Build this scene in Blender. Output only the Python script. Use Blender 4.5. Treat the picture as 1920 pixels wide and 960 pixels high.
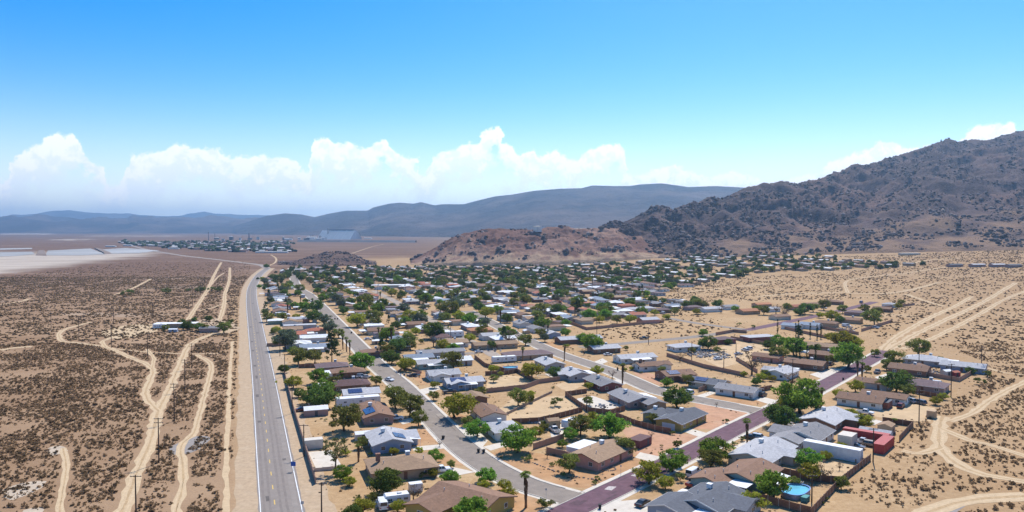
import bpy, math, random
import numpy as np
from math import radians as R
random.seed(7); rng = np.random.default_rng(7)
for o in list(bpy.data.objects): bpy.data.objects.remove(o)
sc = bpy.context.scene
col = sc.collection
# ------------------------------------------------------------------ camera
HC, FP = 65.0, 1400.0                       # eye height in metres, focal length in photo pixels
PITCH = math.atan(52 / FP)
cam = bpy.data.cameras.new('camera'); cam.sensor_width = 36; cam.lens = 36 * FP / 1920
cam.clip_start = 1; cam.clip_end = 120000
co = bpy.data.objects.new('camera', cam); col.objects.link(co)
co.location = (0, 0, HC); co.rotation_euler = (math.pi / 2 - PITCH, 0, 0)
sc.camera = co
# ------------------------------------------------------------------ light
SUN_EL, SUN_AZ = 52.0, 22.0                 # azimuth clockwise from +Y
sc.view_settings.view_transform = 'Standard'; sc.view_settings.look = 'None'
sc.view_settings.exposure = 0.30; sc.view_settings.gamma = 1.0; sc.view_settings.use_curve_mapping = False
sc.render.engine = 'CYCLES'
sc.cycles.use_denoising = True; sc.cycles.max_bounces = 6; sc.cycles.diffuse_bounces = 2
sc.cycles.glossy_bounces = 2; sc.cycles.transmission_bounces = 3; sc.cycles.transparent_max_bounces = 8
sc.cycles.volume_bounces = 0; sc.cycles.sample_clamp_indirect = 4
sun = bpy.data.lights.new('sun', 'SUN'); sun.energy = 4.6; sun.angle = R(0.53); sun.color = (1, .95, .87)
so = bpy.data.objects.new('sun', sun); col.objects.link(so)
so.rotation_euler = (R(90 - SUN_EL), 0, R(180 - SUN_AZ)); so.location = (0, 0, 400)
w = bpy.data.worlds.new('World'); sc.world = w; w.use_nodes = True
nt = w.node_tree; nt.nodes.clear()
def N(t, tree=None, **k):
    n = (tree or nt).nodes.new(t)
    for a, b in k.items(): setattr(n, a, b)
    return n
def lk(tree, a, b): tree.links.new(a, b)
def M(op, a, b=None, c=None, tree=None, clamp=False):
    tree = tree or nt
    n = tree.nodes.new('ShaderNodeMath'); n.operation = op; n.use_clamp = clamp
    for i, v in enumerate((a, b, c)):
        if v is None: continue
        if isinstance(v, (int, float)): n.inputs[i].default_value = v
        else: tree.links.new(v, n.inputs[i])
    return n.outputs[0]
sky = N('ShaderNodeTexSky', sky_type='NISHITA', sun_disc=False, sun_elevation=R(SUN_EL), sun_rotation=R(SUN_AZ),
        altitude=600, air_density=1.0, dust_density=0.6, ozone_density=2.5)
hsv = N('ShaderNodeHueSaturation'); hsv.inputs['Saturation'].default_value = 1.6; hsv.inputs['Hue'].default_value = 0.505; hsv.inputs['Value'].default_value = 1.38
lk(nt, sky.outputs[0], hsv.inputs['Color'])
tc = N('ShaderNodeTexCoord'); sp = N('ShaderNodeSeparateXYZ'); lk(nt, tc.outputs['Generated'], sp.inputs[0])
az = M('ARCTAN2', sp.outputs[0], sp.outputs[1])                 # radians from +Y
hyp = M('SQRT', M('ADD', M('MULTIPLY', sp.outputs[0], sp.outputs[0]), M('MULTIPLY', sp.outputs[1], sp.outputs[1])))
el = M('ARCTAN2', sp.outputs[2], hyp)
# cumulus band round the whole horizon: height of the cloud tops over azimuth, folded so that it goes on outside the view
TOPS = [(0,340),(18,330),(32,296),(60,275),(88,262),(108,247),(126,256),(148,249),(160,292),(190,310),(205,345),(228,345),(246,293),(290,285),(320,273),(345,267),
 (366,276),(395,275),(420,286),(445,291),(480,290),(520,292),(552,299),(566,320),(574,320),(586,268),(608,255),(640,270),(658,267),(680,276),(700,270),
 (722,260),(738,280),(760,289),(781,294),(790,325),(802,325),(814,294),(832,284),(858,278),(880,268),(896,272),(905,254),(922,240),(933,236),(943,264),
 (964,274),(978,290),(1000,277),(1015,291),(1040,281),(1070,298),(1090,289),(1106,281),(1120,273),(1158,271),(1174,303),(1186,326),
 (1232,315),(1262,309),(1302,325),(1350,330),(1370,319),(1402,329),(1450,336),(1500,326),(1538,322),(1556,300),(1582,294),(1622,274),
 (1660,264),(1692,276),(1742,271),(1788,262),(1830,235),(1880,229),(1902,246),(1920,262)]
AZM = math.atan(960 / FP)
fold = M('DIVIDE', M('PINGPONG', M('ADD', az, AZM), 2 * AZM), 2 * AZM)      # 0..1 over the view, mirrored on
wob = N('ShaderNodeTexNoise'); wob.inputs['Scale'].default_value = 55; wob.inputs['Detail'].default_value = 5; wob.inputs['Roughness'].default_value = .6
lk(nt, tc.outputs['Generated'], wob.inputs['Vector'])
fold2 = M('ADD', fold, M('MULTIPLY', M('SUBTRACT', wob.outputs[0], .5), .028))
fc = N('ShaderNodeFloatCurve'); cv = fc.mapping.curves[0]
pts = []
for x, y in TOPS:
    a = math.atan((x - 960) / FP); e = math.atan((428 - y) / FP * math.cos(a))
    pts.append(((a + AZM) / (2 * AZM), e / 0.16))
for i, p in enumerate(pts):
    if i == 0: cv.points[0].location = p
    elif i == len(pts) - 1: cv.points[-1].location = p
    else: cv.points.new(*p)
fc.mapping.update(); lk(nt, fold2, fc.inputs['Value'])
top = M('MULTIPLY', fc.outputs[0], 0.16)
bil = N('ShaderNodeTexNoise'); bil.inputs['Scale'].default_value = 95; bil.inputs['Detail'].default_value = 7; bil.inputs['Roughness'].default_value = .62
lk(nt, tc.outputs['Generated'], bil.inputs['Vector'])
big = N('ShaderNodeTexNoise'); big.inputs['Scale'].default_value = 34; big.inputs['Detail'].default_value = 6; big.inputs['Roughness'].default_value = .6
lk(nt, tc.outputs['Generated'], big.inputs['Vector'])
dep = M('ADD', M('SUBTRACT', top, el), M('MULTIPLY', M('SUBTRACT', bil.outputs[0], .5), .020))   # angle below the ragged top
def ramp(v, lo, hi, tree=None):
    n = (tree or nt).nodes.new('ShaderNodeMapRange'); n.interpolation_type = 'SMOOTHSTEP'; n.inputs[1].default_value = lo; n.inputs[2].default_value = hi
    (tree or nt).links.new(v, n.inputs[0]); return n.outputs[0]
edge = ramp(dep, -0.0005, 0.0045)
thick = M('ADD', M('MULTIPLY', big.outputs[0], .17), -.036)
body = M('SUBTRACT', 1.0, ramp(M('DIVIDE', dep, M('MAXIMUM', thick, .006)), .45, 1.5))     # dissolves towards the flat base
alpha = M('MULTIPLY', edge, M('ADD', M('MULTIPLY', body, .88), .02), clamp=True)
above = ramp(el, 0.0, 0.01)
alpha = M('MULTIPLY', alpha, above)
shade = N('ShaderNodeMapRange'); shade.inputs[1].default_value = .38; shade.inputs[2].default_value = .62; shade.inputs[3].default_value = .86; shade.inputs[4].default_value = 1.0
bil2 = N('ShaderNodeTexNoise'); bil2.inputs['Scale'].default_value = 70; bil2.inputs['Detail'].default_value = 6; bil2.inputs['Roughness'].default_value = .6
vo = N('ShaderNodeVectorMath', operation='ADD'); vo.inputs[1].default_value = (.003, 0, .005)
lk(nt, tc.outputs['Generated'], vo.inputs[0]); lk(nt, vo.outputs[0], bil2.inputs['Vector']); lk(nt, bil2.outputs[0], shade.inputs[0])
ccol = N('ShaderNodeMix', data_type='RGBA'); ccol.inputs[6].default_value = (9.3, 9.9, 10.5, 1); ccol.inputs[7].default_value = (11, 11, 11, 1)
lk(nt, ramp(M('ADD', bil2.outputs[0], M('MULTIPLY', M('SUBTRACT', .022, dep), 5)), .42, .60), ccol.inputs[0])
# the milky air low over the whole horizon
milk = N('ShaderNodeMix', data_type='RGBA'); milk.inputs[7].default_value = (11.2, 11.6, 11.8, 1)
lk(nt, M('MULTIPLY', M('EXPONENT', M('MULTIPLY', M('POWER', M('MAXIMUM', M('DIVIDE', el, .080), 0), 1.6), -1.0)), .92), milk.inputs[0]); lk(nt, hsv.outputs[0], milk.inputs[6])
mixc = N('ShaderNodeMix', data_type='RGBA')
lk(nt, alpha, mixc.inputs[0]); lk(nt, milk.outputs[2], mixc.inputs[6]); lk(nt, ccol.outputs[2], mixc.inputs[7])
bg = N('ShaderNodeBackground'); bg.inputs[1].default_value = 0.10
out = N('ShaderNodeOutputWorld'); lk(nt, mixc.outputs[2], bg.inputs[0]); lk(nt, bg.outputs[0], out.inputs[0])

# ------------------------------------------------------------------ ground shape and photo-to-place helpers
def sstep(x, a, b):
    t = np.clip((np.asarray(x, float) - a) / (b - a), 0, 1); return t * t * (3 - 2 * t)
def terrain(X, Y):
    """the alluvial fan: level under the town, rising to the right towards the mountain"""
    X = np.asarray(X, float); Y = np.asarray(Y, float)
    s = X * .85 + Y * .53 - 650
    soft = np.where(s < -60, 0, np.where(s > 60, s, (s + 60) ** 2 / 240))
    z = 75 * (1 - np.exp(-.065 * soft / 75))
    return z * sstep(X, -120, 220)
def ray(px, py):
    u, v = (px - 960) / FP, -(py - 480) / FP
    return np.array([u, math.cos(PITCH) + v * math.sin(PITCH), v * math.cos(PITCH) - math.sin(PITCH)])
def G(px, py, z=0.0):
    """the point of the ground (or of a level z above it) that shows at photo pixel px, py"""
    d = ray(px, py); t = (HC - z) / -d[2] if d[2] < -1e-4 else 60000
    lo, hi = 20.0, min(t, 60000)
    f = lambda t: HC + d[2] * t - z - float(terrain(d[0] * t, d[1] * t))
    for _ in range(48):
        m = (lo + hi) / 2
        if f(m) > 0: lo = m
        else: hi = m
    t = (lo + hi) / 2
    return d[0] * t, d[1] * t
def topx(X, Y, Z):
    y = Y * math.cos(PITCH) - (Z - HC) * math.sin(PITCH); z = (Z - HC) * math.cos(PITCH) + Y * math.sin(PITCH)
    return 960 + FP * X / y, 480 - FP * z / y
def GL(pts): return [G(*p) for p in pts]
# gradient noise on arrays
_perm = np.random.default_rng(3).permutation(512)
def _h(ix, iy): return _perm[(_perm[ix & 511] + iy) & 511]
def perlin(x, y):
    ix, iy = np.floor(x).astype(int), np.floor(y).astype(int); fx, fy = x - ix, y - iy
    ux, uy = fx * fx * fx * (fx * (fx * 6 - 15) + 10), fy * fy * fy * (fy * (fy * 6 - 15) + 10)
    def g(a, b, dx, dy):
        t = _h(a, b) * (2 * math.pi / 512); return np.cos(t) * dx + np.sin(t) * dy
    n0 = g(ix, iy, fx, fy) * (1 - ux) + g(ix + 1, iy, fx - 1, fy) * ux
    n1 = g(ix, iy + 1, fx, fy - 1) * (1 - ux) + g(ix + 1, iy + 1, fx - 1, fy - 1) * ux
    return 1.5 * (n0 * (1 - uy) + n1 * uy)
def fbm(x, y, o=5, ridged=False, gain=.5):
    s, a = 0, 1.0
    for i in range(o):
        n = perlin(x * 2 ** i + 17.3 * i, y * 2 ** i - 9.1 * i)
        s = s + a * ((1 - 2 * np.abs(n)) if ridged else n); a *= gain
    return s
# ------------------------------------------------------------------ objects
def tag(o, label=None, cat=None, group=None, kind=None):
    if label: o['label'] = label
    if cat: o['category'] = cat
    if group: o['group'] = group
    if kind: o['kind'] = kind
    return o
def link(name, me, parent=None, loc=None, rz=None):
    o = bpy.data.objects.new(name, me); col.objects.link(o)
    if parent: o.parent = parent
    if loc is not None: o.location = loc
    if rz is not None: o.rotation_euler = (0, 0, rz)
    return o
def npmesh(name, V, Fc, mats, smooth=False, mi=None, attrs=None):
    """mesh from arrays: V (n,3), Fc (m,k) all faces of one size"""
    V = np.asarray(V, np.float32); Fc = np.asarray(Fc, np.int32); k = Fc.shape[1]
    me = bpy.data.meshes.new(name)
    me.vertices.add(len(V)); me.vertices.foreach_set('co', V.ravel())
    me.loops.add(Fc.size); me.loops.foreach_set('vertex_index', Fc.ravel())
    me.polygons.add(len(Fc)); me.polygons.foreach_set('loop_start', np.arange(0, Fc.size, k, dtype=np.int32))
    me.polygons.foreach_set('loop_total', np.full(len(Fc), k, np.int32))
    if smooth: me.polygons.foreach_set('use_smooth', np.ones(len(Fc), bool))
    for m in (mats if isinstance(mats, (list, tuple)) else [mats]): me.materials.append(m)
    if mi is not None: me.polygons.foreach_set('material_index', np.asarray(mi, np.int32))
    for an, av in (attrs or {}).items():
        a = me.color_attributes.new(an, 'FLOAT_COLOR', 'POINT'); a.data.foreach_set('color', np.asarray(av, np.float32).ravel())
    me.update(calc_edges=True); return me
class MB:
    """collects simple shapes into one mesh"""
    def __init__(s): s.v = []; s.f = []
    def add(s, v, f):
        n = len(s.v); s.v += [tuple(p) for p in v]; s.f += [tuple(i + n for i in q) for q in f]; return s
    def box(s, x0, x1, y0, y1, z0, z1):
        return s.add([(x, y, z) for z in (z0, z1) for y in (y0, y1) for x in (x0, x1)],
                     [(0, 2, 3, 1), (4, 5, 7, 6), (0, 1, 5, 4), (2, 6, 7, 3), (0, 4, 6, 2), (1, 3, 7, 5)])
    def prism(s, poly, a, b, axis='x'):
        """poly: (p,q) outline, counter-clockwise seen from +axis; extruded from a to b"""
        n = len(poly)
        mk = (lambda t, p: (t, p[0], p[1])) if axis == 'x' else ((lambda t, p: (-p[0], t, p[1])) if axis == 'y' else (lambda t, p: (p[0], p[1], t)))
        v = [mk(a, p) for p in poly] + [mk(b, p) for p in poly]
        f = [tuple(range(n - 1, -1, -1)), tuple(range(n, 2 * n))] + [(i, (i + 1) % n, n + (i + 1) % n, n + i) for i in range(n)]
        return s.add(v, f)
    def tube(s, pts, rad, n=6, cap=True):
        rings = []
        P = [np.array(p, float) for p in pts]
        for i, p in enumerate(P):
            d = P[min(i + 1, len(P) - 1)] - P[max(i - 1, 0)]; d /= np.linalg.norm(d) + 1e-9
            a = np.cross(d, (0, 0, 1) if abs(d[2]) < .9 else (1, 0, 0)); a /= np.linalg.norm(a); b = np.cross(d, a)
            r = rad[i] if isinstance(rad, (list, tuple)) else rad
            rings.append([tuple(p + r * (math.cos(2 * math.pi * k / n) * a + math.sin(2 * math.pi * k / n) * b)) for k in range(n)])
        v = [q for r in rings for q in r]; f = []
        for i in range(len(P) - 1):
            for k in range(n): f.append((i * n + k, i * n + (k + 1) % n, (i + 1) * n + (k + 1) % n, (i + 1) * n + k))
        if cap: f += [tuple(range(n - 1, -1, -1)), tuple(range((len(P) - 1) * n, len(P) * n))]
        return s.add(v, f)
    def mesh(s, name, m, smooth=False):
        me = bpy.data.meshes.new(name); me.from_pydata(s.v, [], s.f)
        me.materials.append(m)
        if smooth: me.polygons.foreach_set('use_smooth', np.ones(len(me.polygons), bool))
        return me
    def build(s, name, m, parent=None, loc=None, rz=None, smooth=False): return link(name, s.mesh(name, m, smooth), parent, loc, rz)
def copy_tree(o, parent=None):
    c = o.copy(); col.objects.link(c); c.parent = parent
    for ch in o.children:
        if ch.name in col.objects: copy_tree(ch, c)
    return c
# ------------------------------------------------------------------ materials
MATS = {}
def mat(name, c, rough=.85, var=.18, scale=.8, bump=0.0, metal=0.0, spec=.3, perobj=0.0, wear=0.0, wearcol=None):
    """a procedural paint: noise breaks up the colour, optional bump and per-object shift"""
    if name in MATS: return MATS[name]
    m = bpy.data.materials.new(name); m.use_nodes = True; t = m.node_tree; p = t.nodes['Principled BSDF']
    p.inputs['Roughness'].default_value = rough; p.inputs['Metallic'].default_value = metal; p.inputs['Specular IOR Level'].default_value = spec
    tcn = t.nodes.new('ShaderNodeTexCoord'); nz = t.nodes.new('ShaderNodeTexNoise'); nz.inputs['Scale'].default_value = scale; nz.inputs['Detail'].default_value = 6; nz.inputs['Roughness'].default_value = .65
    t.links.new(tcn.outputs['Object'], nz.inputs['Vector'])
    mx = t.nodes.new('ShaderNodeMix'); mx.data_type = 'RGBA'
    mx.inputs[6].default_value = (*[max(0, x * (1 - var * 1.5)) for x in c], 1); mx.inputs[7].default_value = (*[min(1, x * (1 + var * 1.5)) for x in c], 1)
    mr = t.nodes.new('ShaderNodeMapRange'); mr.inputs[1].default_value = .25; mr.inputs[2].default_value = .75
    t.links.new(nz.outputs[0], mr.inputs[0]); t.links.new(mr.outputs[0], mx.inputs[0]); last = mx.outputs[2]
    if wear:
        n2 = t.nodes.new('ShaderNodeTexNoise'); n2.inputs['Scale'].default_value = scale * .35; n2.inputs['Detail'].default_value = 8; n2.inputs['Roughness'].default_value = .7
        t.links.new(tcn.outputs['Object'], n2.inputs['Vector'])
        m2 = t.nodes.new('ShaderNodeMix'); m2.data_type = 'RGBA'; m2.inputs[7].default_value = (*(wearcol or [x * .5 for x in c]), 1)
        r2 = t.nodes.new('ShaderNodeMapRange'); r2.inputs[1].default_value = .5; r2.inputs[2].default_value = .68; r2.inputs[4].default_value = wear
        t.links.new(n2.outputs[0], r2.inputs[0]); t.links.new(r2.outputs[0], m2.inputs[0]); t.links.new(last, m2.inputs[6]); last = m2.outputs[2]
    if perobj:
        oi = t.nodes.new('ShaderNodeObjectInfo'); h = t.nodes.new('ShaderNodeHueSaturation')
        h.inputs['Hue'].default_value = .5
        v = t.nodes.new('ShaderNodeMapRange'); v.inputs[3].default_value = 1 - perobj; v.inputs[4].default_value = 1 + perobj
        t.links.new(oi.outputs['Random'], v.inputs[0]); t.links.new(v.outputs[0], h.inputs['Value']); t.links.new(last, h.inputs['Color']); last = h.outputs[0]
    t.links.new(last, p.inputs['Base Color'])
    if bump:
        b = t.nodes.new('ShaderNodeBump'); b.inputs['Strength'].default_value = bump; b.inputs['Distance'].default_value = .1
        t.links.new(nz.outputs[0], b.inputs['Height']); t.links.new(b.outputs[0], p.inputs['Normal'])
    MATS[name] = m; return m
def leafmat(name, c, var=.35, trans=.35):
    if name in MATS: return MATS[name]
    m = bpy.data.materials.new(name); m.use_nodes = True; t = m.node_tree; t.nodes.clear()
    o = t.nodes.new('ShaderNodeOutputMaterial'); ge = t.nodes.new('ShaderNodeNewGeometry'); oi = t.nodes.new('ShaderNodeObjectInfo')
    h = t.nodes.new('ShaderNodeHueSaturation'); h.inputs['Color'].default_value = (*c, 1)
    v = t.nodes.new('ShaderNodeMapRange'); v.inputs[3].default_value = 1 - var; v.inputs[4].default_value = 1 + var
    t.links.new(ge.outputs['Random Per Island'], v.inputs[0])
    v2 = t.nodes.new('ShaderNodeMapRange'); v2.inputs[3].default_value = .78; v2.inputs[4].default_value = 1.2
    t.links.new(oi.outputs['Random'], v2.inputs[0])
    mm = t.nodes.new('ShaderNodeMath'); mm.operation = 'MULTIPLY'; t.links.new(v.outputs[0], mm.inputs[0]); t.links.new(v2.outputs[0], mm.inputs[1])
    t.links.new(mm.outputs[0], h.inputs['Value'])
    v3 = t.nodes.new('ShaderNodeMapRange'); v3.inputs[3].default_value = .478; v3.inputs[4].default_value = .515
    t.links.new(oi.outputs['Random'], v3.inputs[0]); t.links.new(v3.outputs[0], h.inputs['Hue'])
    d = t.nodes.new('ShaderNodeBsdfDiffuse'); tr = t.nodes.new('ShaderNodeBsdfTranslucent'); mx = t.nodes.new('ShaderNodeMixShader'); mx.inputs[0].default_value = trans
    t.links.new(h.outputs[0], d.inputs[0]); t.links.new(h.outputs[0], tr.inputs[0])
    t.links.new(d.outputs[0], mx.inputs[1]); t.links.new(tr.outputs[0], mx.inputs[2]); t.links.new(mx.outputs[0], o.inputs[0])
    MATS[name] = m; return m
# ------------------------------------------------------------------ ground sheet
def inpoly(X, Y, poly):
    X = np.asarray(X, float); Y = np.asarray(Y, float); r = np.zeros(X.shape, bool); n = len(poly)
    for i in range(n):
        x1, y1 = poly[i]; x2, y2 = poly[(i + 1) % n]
        c = ((y1 > Y) != (y2 > Y)) & (X < (x2 - x1) * (Y - y1) / (y2 - y1 + 1e-12) + x1); r ^= c
    return r
def seglen(X, Y, line):
    """distance to a polyline"""
    d = np.full(np.shape(X), 1e9)
    for (x1, y1), (x2, y2) in zip(line[:-1], line[1:]):
        L2 = (x2 - x1) ** 2 + (y2 - y1) ** 2 + 1e-9
        t = np.clip(((X - x1) * (x2 - x1) + (Y - y1) * (y2 - y1)) / L2, 0, 1)
        d = np.minimum(d, np.hypot(X - x1 - t * (x2 - x1), Y - y1 - t * (y2 - y1)))
    return d
def smooth_line(pts, step=4.0):
    """Catmull-Rom through the points, resampled"""
    P = [np.array(p, float) for p in pts]; P = [2 * P[0] - P[1]] + P + [2 * P[-1] - P[-2]]; o = []
    for i in range(1, len(P) - 2):
        a, b, c, d = P[i - 1:i + 3]; n = max(2, int(np.linalg.norm(c - b) / step))
        for k in range(n):
            t = k / n; o.append(tuple(.5 * (2 * b + (c - a) * t + (2 * a - 5 * b + 4 * c - d) * t * t + (3 * b - a - 3 * c + d) * t ** 3)))
    o.append(tuple(P[-2])); return o

def ground_material():
    m = bpy.data.materials.new('desert_ground'); m.use_nodes = True; t = m.node_tree; p = t.nodes['Principled BSDF']
    p.inputs['Roughness'].default_value = 1; p.inputs['Specular IOR Level'].default_value = .05
    g = t.nodes.new('ShaderNodeNewGeometry'); vc = t.nodes.new('ShaderNodeVertexColor'); vc.layer_name = 'zone'
    s = t.nodes.new('ShaderNodeSeparateColor'); t.links.new(vc.outputs[0], s.inputs[0])
    def nz(scale, det=6, rough=.65, sq=None):
        n = t.nodes.new('ShaderNodeTexNoise'); n.inputs['Scale'].default_value = scale; n.inputs['Detail'].default_value = det; n.inputs['Roughness'].default_value = rough
        if sq:
            mp = t.nodes.new('ShaderNodeMapping'); mp.inputs['Scale'].default_value = sq; t.links.new(g.outputs['Position'], mp.inputs[0]); t.links.new(mp.outputs[0], n.inputs['Vector'])
        else: t.links.new(g.outputs['Position'], n.inputs['Vector'])
        return n.outputs[0]
    def mr(v, a, b, c=0., d=1.):
        n = t.nodes.new('ShaderNodeMapRange'); n.inputs[1].default_value = a; n.inputs[2].default_value = b; n.inputs[3].default_value = c; n.inputs[4].default_value = d
        t.links.new(v, n.inputs[0]); return n.outputs[0]
    def mix(f, a, b):
        n = t.nodes.new('ShaderNodeMix'); n.data_type = 'RGBA'
        for i, v in ((0, f), (6, a), (7, b)):
            if isinstance(v, tuple): n.inputs[i].default_value = (*v, 1)
            elif isinstance(v, float): n.inputs[i].default_value = v
            else: t.links.new(v, n.inputs[i])
        return n.outputs[2]
    mul = lambda a, b: M('MULTIPLY', a, b, tree=t)
    sand = mix(mr(nz(.035), .3, .7), (.45, .285, .145), (.57, .40, .225))
    sand = mix(mr(nz(.45, 5, .7), .35, .8), sand, (.35, .215, .105))
    scrub = mix(mr(nz(.02), .35, .65), (.28, .172, .098), (.38, .25, .15))
    scrub = mix(mul(mr(nz(.004, 5, .6, (1, 2.5, 1)), .58, .66), .65), scrub, (.55, .44, .33))      # bare pale patches
    spk = mr(nz(.16, 4, .75), .5, .62)                                                              # scrub too far to tell apart
    far = mix(spk, (.20, .118, .075), (.095, .058, .040))
    far = mix(mul(mr(nz(.0035, 5, .6, (1, 3, 1)), .54, .66), .8), far, (.29, .19, .13))
    c = mix(s.outputs[0], sand, scrub)
    c = mix(s.outputs[2], c, far)
    playa = mix(mr(nz(.006, 5, .6, (1, 4, 1)), .35, .7), (.54, .46, .37), (.40, .32, .25))
    c = mix(s.outputs[1], c, playa)
    rip = mr(nz(1.6, 6, .7), .2, .8, .86, 1.12)
    h = t.nodes.new('ShaderNodeHueSaturation'); t.links.new(c, h.inputs['Color']); t.links.new(rip, h.inputs['Value'])
    t.links.new(h.outputs[0], p.inputs['Base Color'])
    b = t.nodes.new('ShaderNodeBump'); b.inputs['Strength'].default_value = .6; b.inputs['Distance'].default_value = .35
    t.links.new(nz(.8, 6, .7), b.inputs['Height']); t.links.new(b.outputs[0], p.inputs['Normal'])
    return m
azs = np.radians(np.concatenate([np.linspace(-180, -44, 34)[:-1], np.linspace(-44, 44, 560), np.linspace(44, 180, 34)[1:]]))
rr = np.concatenate([[4, 20, 60], np.geomspace(110, 3000, 250), np.geomspace(3100, 19500, 50)])
AA, RR = np.meshgrid(azs, rr); gx, gy = RR * np.sin(AA), RR * np.cos(AA); gz = terrain(gx, gy)
inview = np.cos(AA) > .5
with np.errstate(all='ignore'):
    ppx, ppy = topx(gx, np.where(inview, gy, 1e3), gz)
wx = ppx + 14 * fbm(gx / 60, gy / 60, 3); wy = ppy + (ppy - 428) * .05 * fbm(gx / 90 + 5, gy / 90, 4)
# highway divides the brown scrub on the left from the sandy town side
HWY = GL([(520, 985), (517, 960), (505, 860), (487, 700), (476, 620), (469, 560), (472, 536), (484, 516), (500, 503), (488, 497), (450, 492), (400, 486), (340, 479), (275, 468), (237, 458)])
left = sstep(440 - ppx, -30, 30) * inview
scr = left * .95 + .25 * sstep(ppx, 1500, 1800) * inview
scr = np.where(inview, scr, .5)
red = sstep(RR, 480, 1350) * (1 - .45 * sstep(ppx, 740, 980)) * (1 - .65 * sstep(ppx, 1080, 1220) * sstep(RR, 1900, 1400))
red = np.where(inview, red, sstep(RR, 700, 1250))
red = np.clip(red * (1 - .75 * sstep(np.hypot(wx - 780, (wy - 497) * 12), 220, 120)), 0, 1)
# pale lake bed far out on the left
pl = sstep(wy, 470, 478) * sstep(wy, 520, 494 ) * sstep(wx, 330, 180)
pl = np.where(wy > 470, sstep(515 - (wx / 330) * 40 - wy, -4, 10) * sstep(wy, 470, 478), 0) * sstep(wx, 345, 260)
pl2 = .75 * sstep(np.abs(wy - 438.5), 1.8, .6) * sstep(np.abs(wx - 50), 60, 35) + .7 * sstep(np.abs(wy - 449.3), 1.2, .4) * sstep(np.abs(wx - 130), 50, 25) + .5 * sstep(np.abs(wy - 442.5), 1.5, .3) * sstep(np.abs(wx - 250), 110, 60)
pla = np.clip(np.where(inview, pl + pl2, 0), 0, 1)
zone = np.stack([scr, pla, red, np.ones_like(scr)], -1).reshape(-1, 4)
na, nr = len(azs), len(rr)
I = (np.arange(nr - 1)[:, None] * na + np.arange(na - 1)[None]).ravel()
ground = link('ground', npmesh('ground', np.stack([gx, gy, gz], -1).reshape(-1, 3), np.stack([I, I + 1, I + na + 1, I + na], -1), ground_material(), True, attrs={'zone': zone}))
tag(ground, kind='structure')

# ------------------------------------------------------------------ roads, tracks and paved sheets
def lift(X, Y): return 0.00004 * math.hypot(X, Y)
def ribbon(name, line, wl, wr, off, m, rag=0.0, kind='structure', parent=None):
    """strip along a world line; wl / wr metres to the left / right of it"""
    L = np.array(line); T = np.gradient(L, axis=0); T /= np.linalg.norm(T, axis=1)[:, None] + 1e-9; Nn = np.stack([-T[:, 1], T[:, 0]], -1)
    n = len(L); cols = []
    for k, a in enumerate((wl, wl * .66 - wr * .34, wl * .34 - wr * .66, -wr)):
        j = (rag * fbm(L[:, 0] / 5 + k * 31, L[:, 1] / 5, 3) if k in (0, 3) else 0)
        cols.append(L + Nn * (a + np.asarray(j))[..., None] if rag else L + Nn * a)
    V = np.stack(cols, 1); Z = terrain(V[..., 0], V[..., 1]) + off + .00004 * np.hypot(V[..., 0], V[..., 1])
    V = np.concatenate([V, Z[..., None]], -1).reshape(-1, 3)
    i = np.arange(n - 1)[:, None] * 4 + np.arange(3)[None]; i = i.ravel()
    o = link(name, npmesh(name, V, np.stack([i, i + 1, i + 5, i + 4][::-1], -1), m), parent)
    if kind and not parent: tag(o, kind=kind)
    return o
def sheet(name, poly, off, m, parent=None, label=None):
    """flat paved or bare patch, drawn as a fan of its outline"""
    z = [float(terrain(x, y)) + off + lift(x, y) for x, y in poly]
    me = bpy.data.meshes.new(name); me.from_pydata([(x, y, q) for (x, y), q in zip(poly, z)], [], [tuple(range(len(poly)))])
    me.materials.append(m); o = link(name, me, parent)
    if o.data.polygons[0].normal.z < 0: o.data.flip_normals()
    if not parent: tag(o, kind='structure')
    return o
asph = mat('asphalt_highway', (.25, .21, .178), .9, .10, .5, .1, wear=.35, wearcol=(.30, .25, .21))
asph2 = mat('asphalt_street', (.25, .205, .165), .9, .12, .4, .1, wear=.5, wearcol=(.33, .27, .21))
purp = mat('asphalt_purple', (.135, .068, .085), .9, .22, .5, .15, wear=.5, wearcol=(.20, .115, .125))
dirt = mat('track_dirt', (.55, .405, .245), 1, .12, .5, .3, spec=.05)
shoul = mat('shoulder_gravel', (.46, .335, .215), 1, .14, .7, .3, spec=.05, wear=.5, wearcol=(.53, .41, .28))
conc = mat('concrete_pale', (.62, .55, .45), .9, .10, .5, wear=.4, wearcol=(.52, .43, .33))
white_paint = mat('road_paint_white', (.78, .78, .76), .7, .12, 2, wear=.4, wearcol=(.5, .48, .45))
yel_paint = mat('road_paint_yellow', (.72, .48, .10), .7, .1, 2)
yardm = mat('yard_dirt_orange', (.46, .265, .135), 1, .16, .25, .3, spec=.05, wear=.5, wearcol=(.52, .36, .215))
yardp = mat('yard_dirt_pink', (.50, .285, .175), 1, .14, .25, .3, spec=.05, wear=.5, wearcol=(.56, .38, .245))
yards = mat('yard_sand', (.56, .40, .235), 1, .12, .22, .3, spec=.05, wear=.5, wearcol=(.47, .32, .18))
hw = smooth_line(HWY[:9], 6)
cl = np.array(hw); cum = np.concatenate([[0], np.cumsum(np.linalg.norm(np.diff(cl, axis=0), axis=1))])
def along_(s): return np.array([np.interp(s, cum, cl[:, 0]), np.interp(s, cum, cl[:, 1])])
EDGEL, EDGER = 3.7, 6.3       # pavement either side of the yellow line
shl = ribbon('road_shoulder', hw, EDGEL + 5.2, EDGER + 6.5, .010, shoul, 1.0)
hwy = ribbon('highway', hw, EDGEL, EDGER, .030, asph, .3)
ribbon('edge_line', hw, EDGEL - .35, -(EDGEL - .55), .045, white_paint, parent=hwy)
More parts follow.
